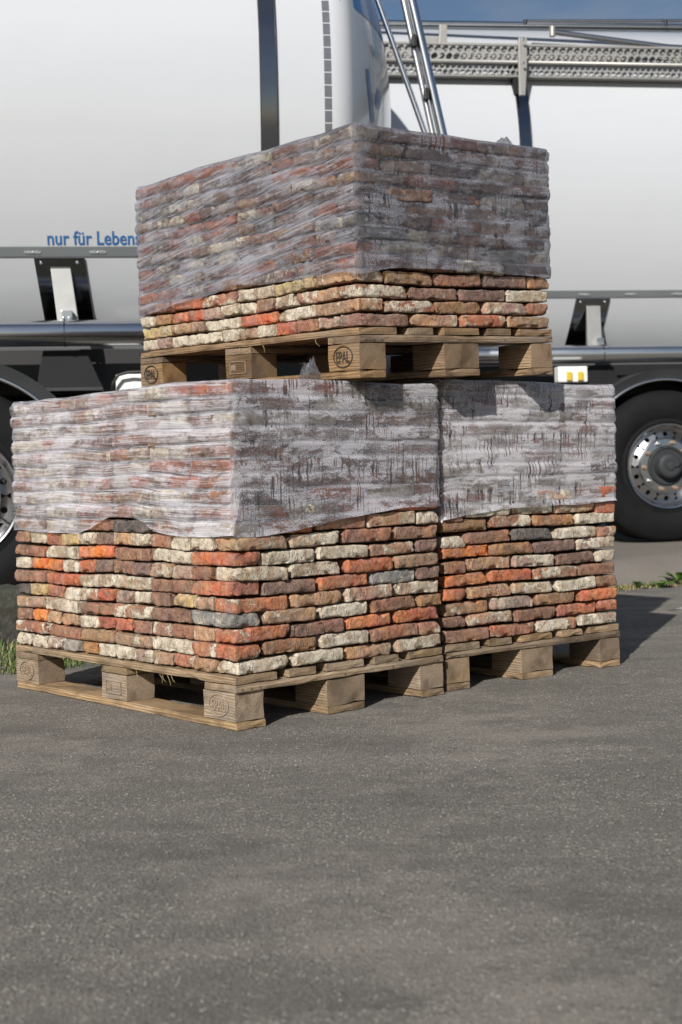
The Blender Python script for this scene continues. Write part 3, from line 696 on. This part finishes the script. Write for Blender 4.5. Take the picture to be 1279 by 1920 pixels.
lowA = [(0, R_(9, PA)), (.25, R_(9, PA) - .002), (.42, R_(9, PA) - .004), (.50, R_(9.25, PA)), (.55, R_(9.8, PA)), (.60, R_(10.1, PA)), (.72, R_(10.05, PA)), (.78, R_(9.8, PA)), (.83, R_(9.2, PA)), (.90, R_(9.0, PA)), (1.22, R_(8.95, PA)), (1.32, R_(9.0, PA)),
        (1.5, R_(9.45, PA)), (1.62, R_(9.8, PA)), (1.8, R_(10.2, PA)), (1.9, R_(10.3, PA)), (2.0, R_(10.3, PA)), (3.0, R_(9.5, PA)), (4.0, R_(9, PA))]
lowB = [(0, R_(9, PB)), (1.1, R_(9.3, PB)), (1.2, R_(8.9, PB)), (1.3, R_(9.25, PB)), (1.45, R_(9.55, PB)), (1.9, R_(9.7, PB)), (2.0, R_(9.8, PB)), (2.02, R_(9.8, PB)), (4.0, R_(9, PB))]
lowC = [(0, R_(2.9, PC)), (.2, R_(3.4, PC)), (.45, R_(3.9, PC)), (.6, R_(4.3, PC)), (.8, R_(4.0, PC)), (1.0, R_(3.8, PC)), (1.15, R_(3.8, PC)), (1.2, R_(3.6, PC)), (1.26, R_(3.8, PC)), (1.35, R_(4.1, PC)), (1.5, R_(4.2, PC)), (1.75, R_(4.2, PC)), (1.9, R_(4.0, PC)), (2.0, R_(3.95, PC)), (4.0, R_(3, PC))]
film(LA, Rz(YA), "milky plastic film with stretch lines round the top half of the front brick load", MT['filmA'], 19, PA, lowA, 1, 11, lean=(.011, 0))
film(LB, Rz(YB), "beaded plastic film with vertical water runs round the brick load by the chrome wheel", MT['filmB'], 19, PB, lowB, 2, 12)
film(LC, RC, "grey translucent plastic film round the upper brick load on the raised pallet", MT['filmC'], 14, PC, lowC, 3, 13, lean=(.026, .012))

def crumple(name, loc, sx_, sy_, sz_, seed, label, rot=0):
    b = MB(); n = 26; uvs = []
    for j in range(n):
        for i in range(n):
            u, v = i / (n - 1), j / (n - 1); q = Vector((u * 5, v * 5, seed)); r = sqrt((u - .5) ** 2 + (v - .5) ** 2) * 2
            h = max(0, 1 - r ** 1.5) * (.55 + .75 * abs(noise.noise(q)) + .5 * abs(noise.noise(q * 2.3)))
            b.v.append(((u - .5) * sx_ + .1 * sx_ * noise.noise(q * 1.4), (v - .5) * sy_ + .12 * sy_ * noise.noise(q * 1.3 + Vector((9, 0, 0))), .002 + h * sz_)); uvs.append((u * .2 + seed, v * .2))
    b.f = [(j * n + i, j * n + i + 1, (j + 1) * n + i + 1, (j + 1) * n + i) for j in range(n - 1) for i in range(n - 1)]
    me = bpy.data.meshes.new(name); me.from_pydata(b.v, [], b.f); uvl = me.uv_layers.new(name="UVMap")
    for l in me.loops: uvl.data[l.index].uv = uvs[l.vertex_index]
    o = link(name, me, MT['scrap'], None, loc, (0, 0, rot)); tag(o, label, "plastic scrap"); return o
HA = .1445 + 19 * PA + .005
pc = pixel_point(582, 690, 4.02)
crumple("plastic_scrap", (pc.x, pc.y, HA), .075, .10, .085, 4, "crumpled scrap of clear plastic between the blocks under the raised pallet", .5)
tc_ = Matrix.Translation(LC) @ RC.to_matrix().to_4x4() @ Vector((.66, .05, .1445 + 14 * PC + .004))
crumple("plastic_scrap", tuple(tc_), .07, .04, .028, 9, "loose clear film tail sticking up from the top load's upper edge", .7)

# ------------------------------------------------------------------ tankers
def wheel(t, x, z, R=.535, name="wheel", hub_style=0):
    w = bpy.data.objects.new(name, None); COL.objects.link(w); w.parent = t; w.location = (x, 0, z)
    pr = [(.292, .055), (.300, .012), (.312, .004), (.335, .010), (.36, -.004), (.40, -.014), (.44, -.012), (.475, .000), (.497, .012), (.505, .016), (.52, .03), (.532, .045), (R, .06)]
    for k in range(5):
        y0 = .06 + k * .06; pr += [(R, y0), (R, y0 + .048), (R - .014, y0 + .050), (R - .014, y0 + .058)]
    pr += [(R, .36), (.50, .385), (.40, .385), (.30, .36)]
    b = MB(); b.lathe(pr, seg=96); build(b, "tyre", MT['rubber'], w, angle=.6)
    b = MB()
    b.lathe([(.300, .006), (.3035, -.002), (.298, -.008), (.290, -.006), (.284, .006), (.281, .03), (.276, .055), (.262, .066), (.250, .062)], seg=72)
    # disc ring with ten round hand holes
    for k in range(10):
        a = 2 * pi * (k + .5) / 10; hw = 2 * pi / 20; r0_, r1_ = .203, .250; rc = .2265
        hole, edge = [], []
        for q in range(16):
            th = 2 * pi * q / 16; cx, cy = cos(th), sin(th)
            hole.append((a + cx * .017 / rc, rc + cy * .017))
            sc_ = min(hw / max(abs(cx) / rc * 1e0, 1e-9) if abs(cx) > 1e-6 else 9, (r1_ - rc) / max(abs(cy), 1e-9))
            edge.append((a + cx * sc_ / rc if abs(cx) * sc_ / rc < hw else a + math.copysign(hw, cx), rc + cy * sc_))
        fy = lambda r: .040 + (r - .203) * .45
        vs = [(r * cos(th), fy(r), r * sin(th)) for th, r in hole] + [(r * cos(th), fy(r), r * sin(th)) for th, r in edge]
        vs += [(r * cos(th), fy(r) + .02, r * sin(th)) for th, r in hole]
        b.add(vs, [(q, (q + 1) % 16, (q + 1) % 16 + 16, q + 16) for q in range(16)] + [(q, (q + 1) % 16, (q + 1) % 16 + 32, q + 32) for q in range(16)])
    b.lathe([(.203, .040), (.190, .030), (.150, .026), (.142, .026), (.140, .06)], seg=60)
    build(b, "rim", MT['alu'], w, angle=.5)
    b = MB(); b.lathe([(.29, .12), (0, .12)], seg=24); build(b, "brake_drum", MT['black'], w)
    b = MB(); b.lathe([(.139, .045), (.137, .020), (.128, .012), (.118, .022), (.098, .024), (.088, -.02), (.083, -.045), (.070, -.055), (.052, -.058), (.034, -.054), (.030, -.064), (.014, -.066), (0, -.066)], seg=40)
    build(b, "hub", MT['grey'], w, angle=.4)
    for k in range(10):
        a = 2 * pi * k / 10 + .05; b = MB(); b.lathe([(.017, .028), (.017, .020), (.0145, .019), (.0145, -.004), (.012, -.008), (.008, -.009), (.008, -.016), (0, -.017)], seg=6 if False else 12)
        build(b, "wheel_nut", MT['rust'] if k % 3 else MT['dull_steel'], w, angle=.4, loc=(.1675 * cos(a), 0, .1675 * sin(a)))
    b = MB(); b.tube([(.02, -.06, -.01), (.05, -.07, 0), (.11, -.03, .03), (.16, 0, -.06), (.23, .02, -.13), (.268, .01, -.15)], .005, 8); build(b, "valve_hose", MT['black'], w, smooth=True)
    return w

TZ, TR = 2.66, 1.25                                                   # tank axis height and radius above the wheels' ground; near side at y = 0
TB = 1.66                                                            # the belly hangs a little deeper than a circle
def zs(z): return TZ + (z - TZ) * (TR / TB) if z < TZ else z          # squash belly heights back to the circle
def zu(z): return TZ + (z - TZ) * (TB / TR) if z < TZ else z
def tank_y(z, off=0): return TR - sqrt(max(0, (TR + off) ** 2 - (zs(z) - TZ) ** 2))
KR, RS, KT, CT = .14, 2.075, radians(55), radians(35)                # knuckle radius, crown radius and where they meet
KX, CR = KR * sin(KT), TR - KR * (1 - cos(KT))
def dish_profile(n=20):
    pts = [(TR - KR * (1 - cos(KT * k / 8)), KR * sin(KT * k / 8)) for k in range(1, 9)]
    r1 = RS * sin(CT)
    return pts + [(max(.0005, CR * (1 - k / n)), KX + sqrt(RS ** 2 - (r1 * (1 - k / n)) ** 2) - RS * cos(CT)) for k in range(1, n + 1)]
def dish_h(r):
    if r > CR: return KR * sin(math.acos(max(-1, min(1, 1 - (TR - r) / KR))))
    r1 = RS * sin(CT) * r / CR; return KX + sqrt(RS ** 2 - r1 ** 2) - RS * cos(CT)
def arc_band(b, x0, x1, z0, z1, off, th=.004, n=40):
    """a strip that follows the tank's near side between heights z0 and z1"""
    vs = []
    a0, a1 = math.asin((zs(z0) - TZ) / TR), math.asin(max(-1, min(1, (zs(z1) - TZ) / TR)))
    for k in range(n + 1):
        a = a0 + (a1 - a0) * k / n
        for x, o in ((x0, off), (x1, off), (x1, off - th), (x0, off - th)):
            vs.append((x, TR - (TR + o) * cos(a), zu(TZ + (TR + o) * sin(a))))
    fs = [(4 * k + q, 4 * k + (q + 1) % 4, 4 * k + 4 + (q + 1) % 4, 4 * k + 4 + q) for k in range(n) for q in range(4)]
    b.add(vs, fs + [(0, 1, 2, 3), (4 * n + 3, 4 * n + 2, 4 * n + 1, 4 * n)])

def support(t, x, slant, zc):
    """stainless saddle plate on the tank flank with its post"""
    b = MB(); n = 14; z0, z1 = 1.40, zc - .034; vs = []
    for k in range(n + 1):
        z = z0 + (z1 - z0) * k / n; sh = slant * (1 - k / n); y = tank_y(z) - .012
        vs += [(x - .125 + sh, y, z), (x + .125 + sh, y, z), (x + .125 + sh, y + .01, z), (x - .125 + sh, y + .01, z)]
    b.add(vs, [(4 * k + q, 4 * k + (q + 1) % 4, 4 * k + 4 + (q + 1) % 4, 4 * k + 4 + q) for k in range(n) for q in range(4)] + [(0, 1, 2, 3), (4 * n + 3, 4 * n + 2, 4 * n + 1, 4 * n)])
    s = build(b, "saddle_plate", MT['dark_steel'], t, angle=.5)
    yt = tank_y(zc - .09) - .03
    b = MB(); b.add([(x - .045, yt, zc - .085), (x + .055, yt, zc - .085), (x + .075 + slant * .5, .20, 1.36), (x - .03 + slant * .5, .20, 1.36), (x - .045, yt + .02, zc - .085), (x + .055, yt + .02, zc - .085), (x + .075 + slant * .5, .25, 1.36), (x - .03 + slant * .5, .25, 1.36)],
                    [(0, 1, 2, 3), (7, 6, 5, 4), (0, 4, 5, 1), (1, 5, 6, 2), (2, 6, 7, 3), (3, 7, 4, 0)])
    build(b, "post", MT['galv_dark'], t, bevel=.003)
    for dx in (-.09, .09):
        b = MB(); b.lathe([(.009, 0), (.009, -.006), (.004, -.009), (0, -.009)], seg=8); build(b, "rivet", MT['steel'], s, loc=(x + dx, tank_y(zc - .058) - .013, zc - .058))
    b = MB(); b.box(x + .005, x + .06, .16, .20, 1.395, 1.455); b.box(x + .012, x + .026, .135, .16, 1.39, 1.42); b.box(x + .04, x + .054, .135, .16, 1.39, 1.42)
    build(b, "clamp", MT['steel'], t, bevel=.003)
    b = MB(); b.lathe([(.0685, 0), (.0685, .006), (.0665, .006), (.0665, 0), (.0685, 0)], axis='x', seg=32, c=(x + .02, .11, 1.335)); b.tube([(x + .022, .14, 1.42), (x + .022, .075, 1.40)], .003, 6)
    build(b, "tie_wire", MT['dark_steel'], t)
    b = MB(); b.prism([(x - .09, 1.255), (x + .12, 1.255), (x + .165, 1.15), (x + .185, 1.10), (x + .195, 1.085), (x + .195, 1.07), (x - .13, 1.07), (x - .13, 1.085), (x - .12, 1.10), (x - .11, 1.17)], .16, .26)
    build(b, "bracket", MT['under'], t, bevel=.003)
    b = MB(); b.box(x - .14, x + .20, .13, .30, 1.05, 1.068); build(b, "bracket_flange", MT['grey'], t, bevel=.002)

def mudguard(t, x, z):
    b = MB(); r0_, r1_ = .615, .68; b.lathe([(r0_, .03), (r1_, -.005), (r1_, .03), (r1_ + .004, .46), (r0_ + .02, .46), (r0_ + .02, .06), (r0_, .03)], seg=60, c=(x, 0, z), a0=radians(4), a1=radians(176))
    m = build(b, "mudguard", MT['grey'], t, angle=.5)
    b = MB(); b.tube([(x + (r0_ - .004) * cos(radians(a)), .02, z + (r0_ - .004) * sin(radians(a))) for a in range(4, 177, 4)], .011, 8); build(b, "edge_trim", MT['steel'], m, smooth=True)

def tanker(loc, rot, label, x0, x1, ends, strap_xs, support_xs, wheels, slant, emblems, strap_top=.995, zc=1.775):
    t = empty("tanker_trailer", loc, rot, label, "tanker trailer", "white tanker trailers parked behind the bricks")
    b = MB(); prof = []
    if ends[0]: prof += [(r, x0 - h) for r, h in reversed(dish_profile())]
    else: prof += [(.0005, x0)]
    nseg = max(2, int((x1 - x0) / .4)); prof += [(TR, x0 + (x1 - x0) * k / nseg) for k in range(nseg + 1)]
    if ends[1]: prof += [(r, x1 + h) for r, h in dish_profile()]
    else: prof += [(.0005, x1)]
    b.lathe(prof, axis='x', seg=128, c=(0, TR, TZ)); b.v = [(p[0], p[1], zu(p[2])) for p in b.v]; build(b, "tank", MT['paint'], t, angle=.7)
    for sx in strap_xs:
        b = MB(); arc_band(b, sx, sx + .078, 1.80, TZ + TR * strap_top, .009, .007, 60); s = build(b, "strap", MT['dark_steel'], t, angle=.4)
        for q in (sx - .005, sx + .078):
            b = MB(); arc_band(b, q, q + .005, 1.80, TZ + TR * strap_top, .011, .009, 60); build(b, "strap_edge", MT['black'], s)
    b = MB()
    arc_band(b, x0, x1, zc - .022, zc + .022, .006, .005, 3); st = build(b, "rubbing_strip", MT['strip'], t)
    for q in emblems:
        yy = tank_y(zc, .006) - .0006; b = MB(); tl = math.asin((zs(zc) - TZ) / TR)
        mt = Matrix.Translation((q, TR - (TR + .0068) * cos(tl), zc)) @ Matrix.Rotation(tl, 4, 'X')
        out_ = [(-.043, 0), (-.035, .012), (.035, .012), (.043, 0), (.035, -.012), (-.035, -.012)]
        vs = [mt @ Vector((x, 0, z)) for x, z in out_] + [mt @ Vector((x * .95, -.0002, z * .86)) for x, z in out_]
        b.add(vs, [(i, (i + 1) % 6, (i + 1) % 6 + 6, i + 6) for i in range(6)])
        for k, (xx, ww, hh) in enumerate(((-.028, .004, .005), (-.022, .003, .004), (-.017, .003, .005), (-.012, .003, .004), (0, .006, .009), (.011, .003, .004), (.016, .003, .005), (.022, .004, .005), (.028, .003, .004))):
            b.add([mt @ Vector((xx - ww * .7, -.0004, -hh)), mt @ Vector((xx + ww * .7, -.0004, -hh)), mt @ Vector((xx + ww * .7, -.0004, hh)), mt @ Vector((xx - ww * .7, -.0004, hh))], [(0, 1, 2, 3)])
        build(b, "emblem", MT['mark'], st)
    for sx in support_xs: support(t, sx, slant, zc)
    b = MB(); b.lathe([(.001, x0 + .3), (.060, x0 + .3), (.0645, x0 + .31), (.0645, x1 - .31), (.060, x1 - .3), (.001, x1 - .3)], axis='x', seg=40, c=(0, .11, 1.335)); build(b, "hose_tube", MT['steel'], t, angle=.5)
    # chassis: longitudinal beam, cross panels, axle beams
    b = MB(); b.box(x0 + .2, x1 - .1, .34, .40, 1.035, 1.05); b.box(x0 + .2, x1 - .1, .40, .42, .62, 1.035); build(b, "chassis_beam", MT['under'], t, bevel=.003)
    k = x0 + .3
    while k < x1 - .2:
        b = MB(); b.box(k, k + .010, .325, .345, .84, 1.035); build(b, "frame_rib", MT['galv'], t); 
        b = MB(); b.box(k + .03, k + .36, .36, .375, .80, 1.02); build(b, "side_panel", MT['grey'], t, bevel=.004); k += .39
    b = MB(); b.box(x0 + .1, x1 - .1, .9, 1.6, .9, 1.40); build(b, "underframe", MT['under'], t)
    b = MB(); b.box(x0 + .15, x1 - .15, .42, .44, 1.052, 1.285); build(b, "belly_shade", MT['black'], t, bevel=.003)  # added black sheet hiding the pale belly, in place of the darkness there
    for wx in wheels:
        w1 = wheel(t, wx, .535); mudguard(t, wx, .535)
        b = MB(); b.tube([(wx, .12, .535), (wx, 2.4, .535)], .07, 16); build(b, "axle", MT['under'], t, smooth=True)
        for q, (a_, b_) in enumerate(((.10, .50),)):
            m2 = bpy.data.objects.new("wheel", None); COL.objects.link(m2); m2.parent = t; m2.location = (wx, 2.5, .535); m2.rotation_euler = (0, 0, pi)
            for ch in w1.children:
                if ch.name.startswith(("tyre", "rim", "hub")):
                    c2 = ch.copy(); COL.objects.link(c2); c2.parent = m2
    return t

YT = radians(8)
# ---- front tanker, its rear end towards the middle of the picture
L1 = Vector((-1.863, 6.631, .085))
def to_local(P, L): 
    d = Vector((P.x - L.x, P.y - L.y, P.z - L.z)); return Vector((d.x * cos(YT) + d.y * sin(YT), -d.x * sin(YT) + d.y * cos(YT), d.z))
def hit_tank(px, py, L, off=0):
    """x along the tanker where the line of sight through a photograph pixel meets the tank's flank"""
    o = to_local(Vector((0, 0, CAM_H)), L); d = to_local(pixel_point(px, py, 7.0), L) - o
    oy, oz = o.y - TR, o.z - TZ; A = d.y ** 2 + d.z ** 2; B = oy * d.y + oz * d.z; C = oy ** 2 + oz ** 2 - (TR + off) ** 2
    s = (-B - sqrt(max(0, B * B - A * C))) / A
    if (o + d * s).z < TZ:
        k = TR / TB; oz *= k; dz = d.z * k; A = d.y ** 2 + dz ** 2; B = oy * d.y + oz * dz; C = oy ** 2 + oz ** 2 - (TR + off) ** 2
        s = (-B - sqrt(max(0, B * B - A * C))) / A
    return o + d * s
cyl_end = hit_tank(624, 200, L1).x
T1 = tanker(L1, (0, 0, YT), "white gloss tanker trailer nearest the brick loads, with blue lettering and a rounded end", -5.2, cyl_end, (0, .42),
            [hit_tank(489, 150, L1).x], [hit_tank(122, 540, L1).x - .02, hit_tank(122, 540, L1).x - 2.0], [0.0, -1.31, -2.62], .035,
            [hit_tank(61, 470, L1).x, hit_tank(183, 470, L1).x, hit_tank(305, 470, L1).x, hit_tank(427, 470, L1).x], zc=hit_tank(130, 470.5, L1).z)
# reflector tape segments round the end of the cylinder
xt = hit_tank(615, 150, L1).x; a = radians(-42)
while a < radians(60):
    b = MB(); h0, h1 = TZ + TR * sin(a), TZ + TR * sin(a + .044); arc_band(b, xt - .018, xt + .018, h0, h1, .002, .0015, 2)
    build(b, "reflector_segment", MT['tape'], T1); a += .050
# blue panel on the upper part of the dished end
def dish_x(y, z, off=.003):
    return cyl_end + dish_h(min(TR, sqrt((y - TR) ** 2 + (zs(z) - TZ) ** 2))) + off
def hit_dish(px, py):
    o = to_local(Vector((0, 0, CAM_H)), L1); d = (to_local(pixel_point(px, py, 7.0), L1) - o) / 7.0; k = 6.5
    while k < 9:
        p = o + d * k
        if (p.y - TR) ** 2 + (zs(p.z) - TZ) ** 2 < TR ** 2 and p.x < dish_x(p.y, p.z, 0): return p
        k += .002
    return o + d * 7.4
b = MB(); n = 24; vs = []; fs = []
zb = hit_dish(650, 6).z
for j in range(n + 1):
    for i in range(n + 1):
        z = zb + (TZ + TR * .985 - zb) * j / n; hw = sqrt(max(0, (TR * .992) ** 2 - (z - TZ) ** 2)); y = TR - hw + 2 * hw * i / n; vs.append((dish_x(y, z), y, z))
fs = [(j * (n + 1) + i, j * (n + 1) + i + 1, (j + 1) * (n + 1) + i + 1, (j + 1) * (n + 1) + i) for j in range(n) for i in range(n)]
b.add(vs, fs); build(b, "blue_panel", MT['blue'], T1, smooth=True)
# blue sign on the dished end: an upright bar and a rounded shape
def dish_patch(outline, name):
    b = MB(); c = (sum(p[0] for p in outline) / len(outline), sum(p[1] for p in outline) / len(outline)); K = 5; n = len(outline); vs = [(dish_x(*c), *c)]
    for k in range(1, K + 1):
        for p in outline: y = c[0] + (p[0] - c[0]) * k / K; z = c[1] + (p[1] - c[1]) * k / K; vs.append((dish_x(y, z), y, z))
    fs = [(0, 1 + i, 1 + (i + 1) % n) for i in range(n)] + [(1 + (k - 1) * n + i, 1 + k * n + i, 1 + k * n + (i + 1) % n, 1 + (k - 1) * n + (i + 1) % n) for k in range(1, K) for i in range(n)]
    b.add(vs, fs); build(b, name, MT['blue'], T1, smooth=True)
def edge_pts(ps, m=6): 
    r = []
    for i in range(len(ps)): r += [(ps[i][0] + (ps[(i + 1) % len(ps)][0] - ps[i][0]) * k / m, ps[i][1] + (ps[(i + 1) % len(ps)][1] - ps[i][1]) * k / m) for k in range(m)]
    return r
def on_dish(ps): return [(h.y, h.z) for h in (hit_dish(*p) for p in ps)]
dish_patch(on_dish(edge_pts([(685, 129), (690.5, 129), (702, 229), (695, 229)])), "blue_letter")
dish_patch(on_dish([(708.5 + 5 * cos(q * pi / 10), 186 - 19 * sin(q * pi / 10)) for q in range(20)]), "blue_letter")
# lettering
me = text_mesh("nur für Lebensmittel", .083, .0003, .0012, sx=1.0)
pL = hit_tank(88, 460.5, L1); pR = hit_tank(264, 459, L1); xs_ = sorted(v.co.x for v in me.vertices)
me_l = text_mesh("nur für Lebens", .083, .0003, .0012); wl_ = max(v.co.x for v in me_l.vertices); sc = (pR.x - pL.x) / wl_
zt = pL.z + .004; tl = math.asin((zs(zt) - TZ) / TR)
for v in me.vertices:
    s_ = v.co.y * sc; ang_ = tl + s_ / TR; v.co = Vector((pL.x + v.co.x * sc, TR - (TR + .0025 + v.co.z) * cos(ang_), zu(TZ + TR * sin(ang_))))
link("lettering", me, MT['blue'], T1)
# white box and hose under the tube
wb = to_local(pixel_point(243, 712, 6.95), L1)
b = MB(); b.box(wb.x - .07, wb.x + .09, wb.y, wb.y + .2, wb.z - .12, wb.z + .03); build(b, "tool_box", MT['white'], T1, bevel=.012)
b = MB(); pts = [to_local(pixel_point(x, y, 6.9), L1) for x, y in ((208, 740), (212, 718), (222, 703), (240, 698), (262, 697), (300, 700))]; b.tube(pts, .008, 8); build(b, "air_hose", MT['black'], T1, smooth=True)
# ladder tubes folded up beside the rounded end
for (xa, ya, xb, yb, r, m_) in ((699, -25, 797, 250, .0158, 'steel'), (751, -25, 811, 250, .017, 'dull_steel'), (766, -25, 829, 250, .028, 'steel')):
    A_ = to_local(pixel_point(xa, ya, 7.65), L1); B_ = to_local(pixel_point(xb, yb, 7.65), L1); D_ = (B_ - A_)
    b = MB(); b.tube([A_ - D_ * .1, B_ + D_ * 1.35], r, 20); build(b, "ladder_rail", MT[m_], T1, angle=.6)
for (x, y) in ((777, 76), (800, 176)):
    P_ = to_local(pixel_point(x, y, 7.62), L1); b = MB(); b.box(P_.x - .014, P_.x + .012, P_.y - .02, P_.y + .03, P_.z - .035, P_.z + .03); build(b, "ladder_clip", MT['black'], T1, bevel=.004)
P_ = to_local(pixel_point(885, 660, 7.7), L1); b = MB(); b.box(P_.x - .5, P_.x + .35, P_.y - .12, P_.y + .12, .55, 1.0); build(b, "ladder_base", MT['under'], T1, bevel=.02)

# ---- second tanker, further back
L2 = Vector((2.310, 9.604, .155))
tx0 = to_local(pixel_point(737, 200, 9.4), L2).x - .15
T2 = tanker(L2, (0, 0, YT), "white tanker trailer further back, with a grated walkway and handrail along its top", tx0, 5.5, (.42, 0),
            [hit_tank(973, 230, L2).x], [hit_tank(1108, 585, L2).x], [0.0, 1.31, 2.62], -.03, [hit_tank(x, 549, L2).x for x in (1095, 1182, 1269)], .55, hit_tank(1160, 550, L2).z)
def L2p(x, y, D): return to_local(pixel_point(x, y, D), L2)
wb = L2p(1076, 700, 9.45); b = MB(); b.box(wb.x - .11, wb.x + .10, wb.y, wb.y + .1, wb.z - .06, wb.z + .05); build(b, "chock_holder", MT['white'], T2, bevel=.01)
for dx in (-.035, .045):
    b = MB(); b.box(wb.x + dx - .018, wb.x + dx + .018, wb.y - .02, wb.y - .002, wb.z - .05, wb.z + .01); build(b, "yellow_clip", MT['yellow'], T2, bevel=.004)
# walkway along the shoulder: two perforated fascias, a rail between, grating deck
ywk = .06
def fascia(z0, z1, cell, hole, y, name, dx=0.0):
    b = MB(); x = tx0 - .1; H = z1 - z0; nrow = 2; ch = H / nrow
    while x < 4.6:
        for r in range(nrow):
            ox = x + (cell / 2 if r % 2 else 0); cx, cz = ox + cell / 2, z0 + ch * (r + .5); hw, hh = cell / 2 * hole, ch / 2 * hole
            sk = .12 * cell
            out_ = [(ox, z0 + ch * r), (ox + cell / 2, z0 + ch * r), (ox + cell, z0 + ch * r), (ox + cell, cz), (ox + cell, z0 + ch * (r + 1)), (ox + cell / 2, z0 + ch * (r + 1)), (ox, z0 + ch * (r + 1)), (ox, cz)]
            inn = [(cx - hw * .55 - sk, cz - hh * .75), (cx - sk, cz - hh), (cx + hw * .55 - sk, cz - hh * .75), (cx + hw, cz), (cx + hw * .55 + sk, cz + hh * .75), (cx + sk, cz + hh), (cx - hw * .55 + sk, cz + hh * .75), (cx - hw, cz)]
            vs = [(p[0], y, p[1]) for p in out_] + [(p[0], y, p[1]) for p in inn] + [(p[0], y + .012, p[1]) for p in inn]
            b.add(vs, [(q, (q + 1) % 8, (q + 1) % 8 + 8, q + 8) for q in range(8)] + [(q + 8, (q + 1) % 8 + 8, (q + 1) % 8 + 16, q + 16) for q in range(8)])
        x += cell
    return link(name, b.mesh(name), MT['galv_dark'], T2, kind='stuff')
def zpx(y_, D=9.56, x_=1100): return L2p(x_, y_, D).z
zt, zr, zl_, zb_ = zpx(86), zpx(114), zpx(121), zpx(140)
fascia(zr, zt, .052, .93, ywk, "perforated_fascia"); fascia(zb_, zl_, .040, .88, ywk, "lower_fascia")
b = MB(); b.tube([(tx0 - .1, ywk - .012, (zr + zl_) / 2), (4.6, ywk - .012, (zr + zl_) / 2)], (zr - zl_) / 2 + .002, 14); build(b, "toe_rail", MT['galv'], T2, smooth=True)
b = MB(); b.box(tx0 - .1, 4.6, ywk - .006, ywk + .02, zt - .001, zt + .014); build(b, "fascia_edge", MT['galv'], T2)
b = MB(); x = tx0 - .1
while x < 4.6: b.box(x, x + .006, ywk + .02, ywk + .42, zt - .03, zt - .004); x += .035
for q in range(6): b.box(tx0 - .1, 4.6, ywk + .02 + q * .078, ywk + .026 + q * .078, zt - .03, zt - .002)
build(b, "grating", MT['galv'], T2, kind='stuff')
b = MB(); b.box(tx0 - .1, 4.6, ywk + .004, ywk + .20, zb_ - .012, zb_ - .002); build(b, "walkway_flange", MT['galv'], T2)
# handrail and folded arms
def tube2(pts, r, mat, name, D=10.0, seg=14):
    b = MB(); b.tube([L2p(x, y, d) for x, y, d in pts], r, seg); return build(b, name, MT[mat], T2, angle=.6)
tube2([(600, 44, 9.82), (1400, 54, 9.95)], .030, 'dark_steel', "handrail"); tube2([(600, 41, 9.78), (1400, 50, 9.91)], .012, 'steel', "handrail_tube")
tube2([(987, 40, 9.75), (1285, 39, 9.8), (1400, 39, 9.83)], .013, 'alu', "folded_arm"); tube2([(1036, 60, 9.68), (1150, 75, 9.7), (1290, 93, 9.74)], .020, 'alu', "folded_arm")
tube2([(1036, 50, 9.6), (1036, 68, 9.6)], .022, 'galv', "hinge"); tube2([(985, 37, 9.72), (985, 46, 9.72)], .014, 'black', "hinge"); tube2([(1248, 37, 9.75), (1248, 47, 9.75)], .014, 'black', "hinge")
tube2([(700, 80, 9.7), (860, 98, 9.62)], .016, 'galv', "folded_arm")
b = MB(); x = tx0
while x < 4.6:
    P_ = L2p(1000, 70, 10.05); b.box(x, x + .016, P_.y, P_.y + .02, P_.z - .008, P_.z + .008); x += .045
b.tube([(tx0, P_.y + .01, P_.z), (4.6, P_.y + .01, P_.z)], .004, 6); build(b, "studded_cable", MT['grey'], T2, kind='stuff')
def plate2(poly, D, th, mat, name):
    P = [L2p(x, y, D) for x, y in poly]; y0 = P[0].y; b = MB(); b.prism([(p.x, p.z) for p in P], y0, y0 + th); return build(b, name, MT[mat], T2, bevel=.003)
pl = plate2([(825, 45), (839, 45), (839, 96), (836, 124), (823, 124), (823, 96)], 9.50, .03, 'galv', "bracket_post")
plate2([(790, 68), (823, 68), (823, 122), (800, 110), (792, 97)], 9.56, .02, 'galv', "bracket_gusset")
pl2 = plate2([(973, 70), (989, 70), (989, 122), (986, 178), (975, 178), (973, 122)], 9.45, .03, 'galv', "bracket_post")
plate2([(958, 118), (973, 110), (975, 176), (966, 176), (962, 140)], 9.52, .12, 'under', "bracket_gusset")
for (x, y, pr_) in ((832, 96, pl), (832, 118, pl), (981, 74, pl2), (981, 118, pl2)):
    q = L2p(x, y, 9.46 if x < 900 else 9.41); b = MB(); b.lathe([(.010, 0), (.010, -.008), (0, -.010)], seg=10); build(b, "bolt", MT['steel'], T2, loc=tuple(q))
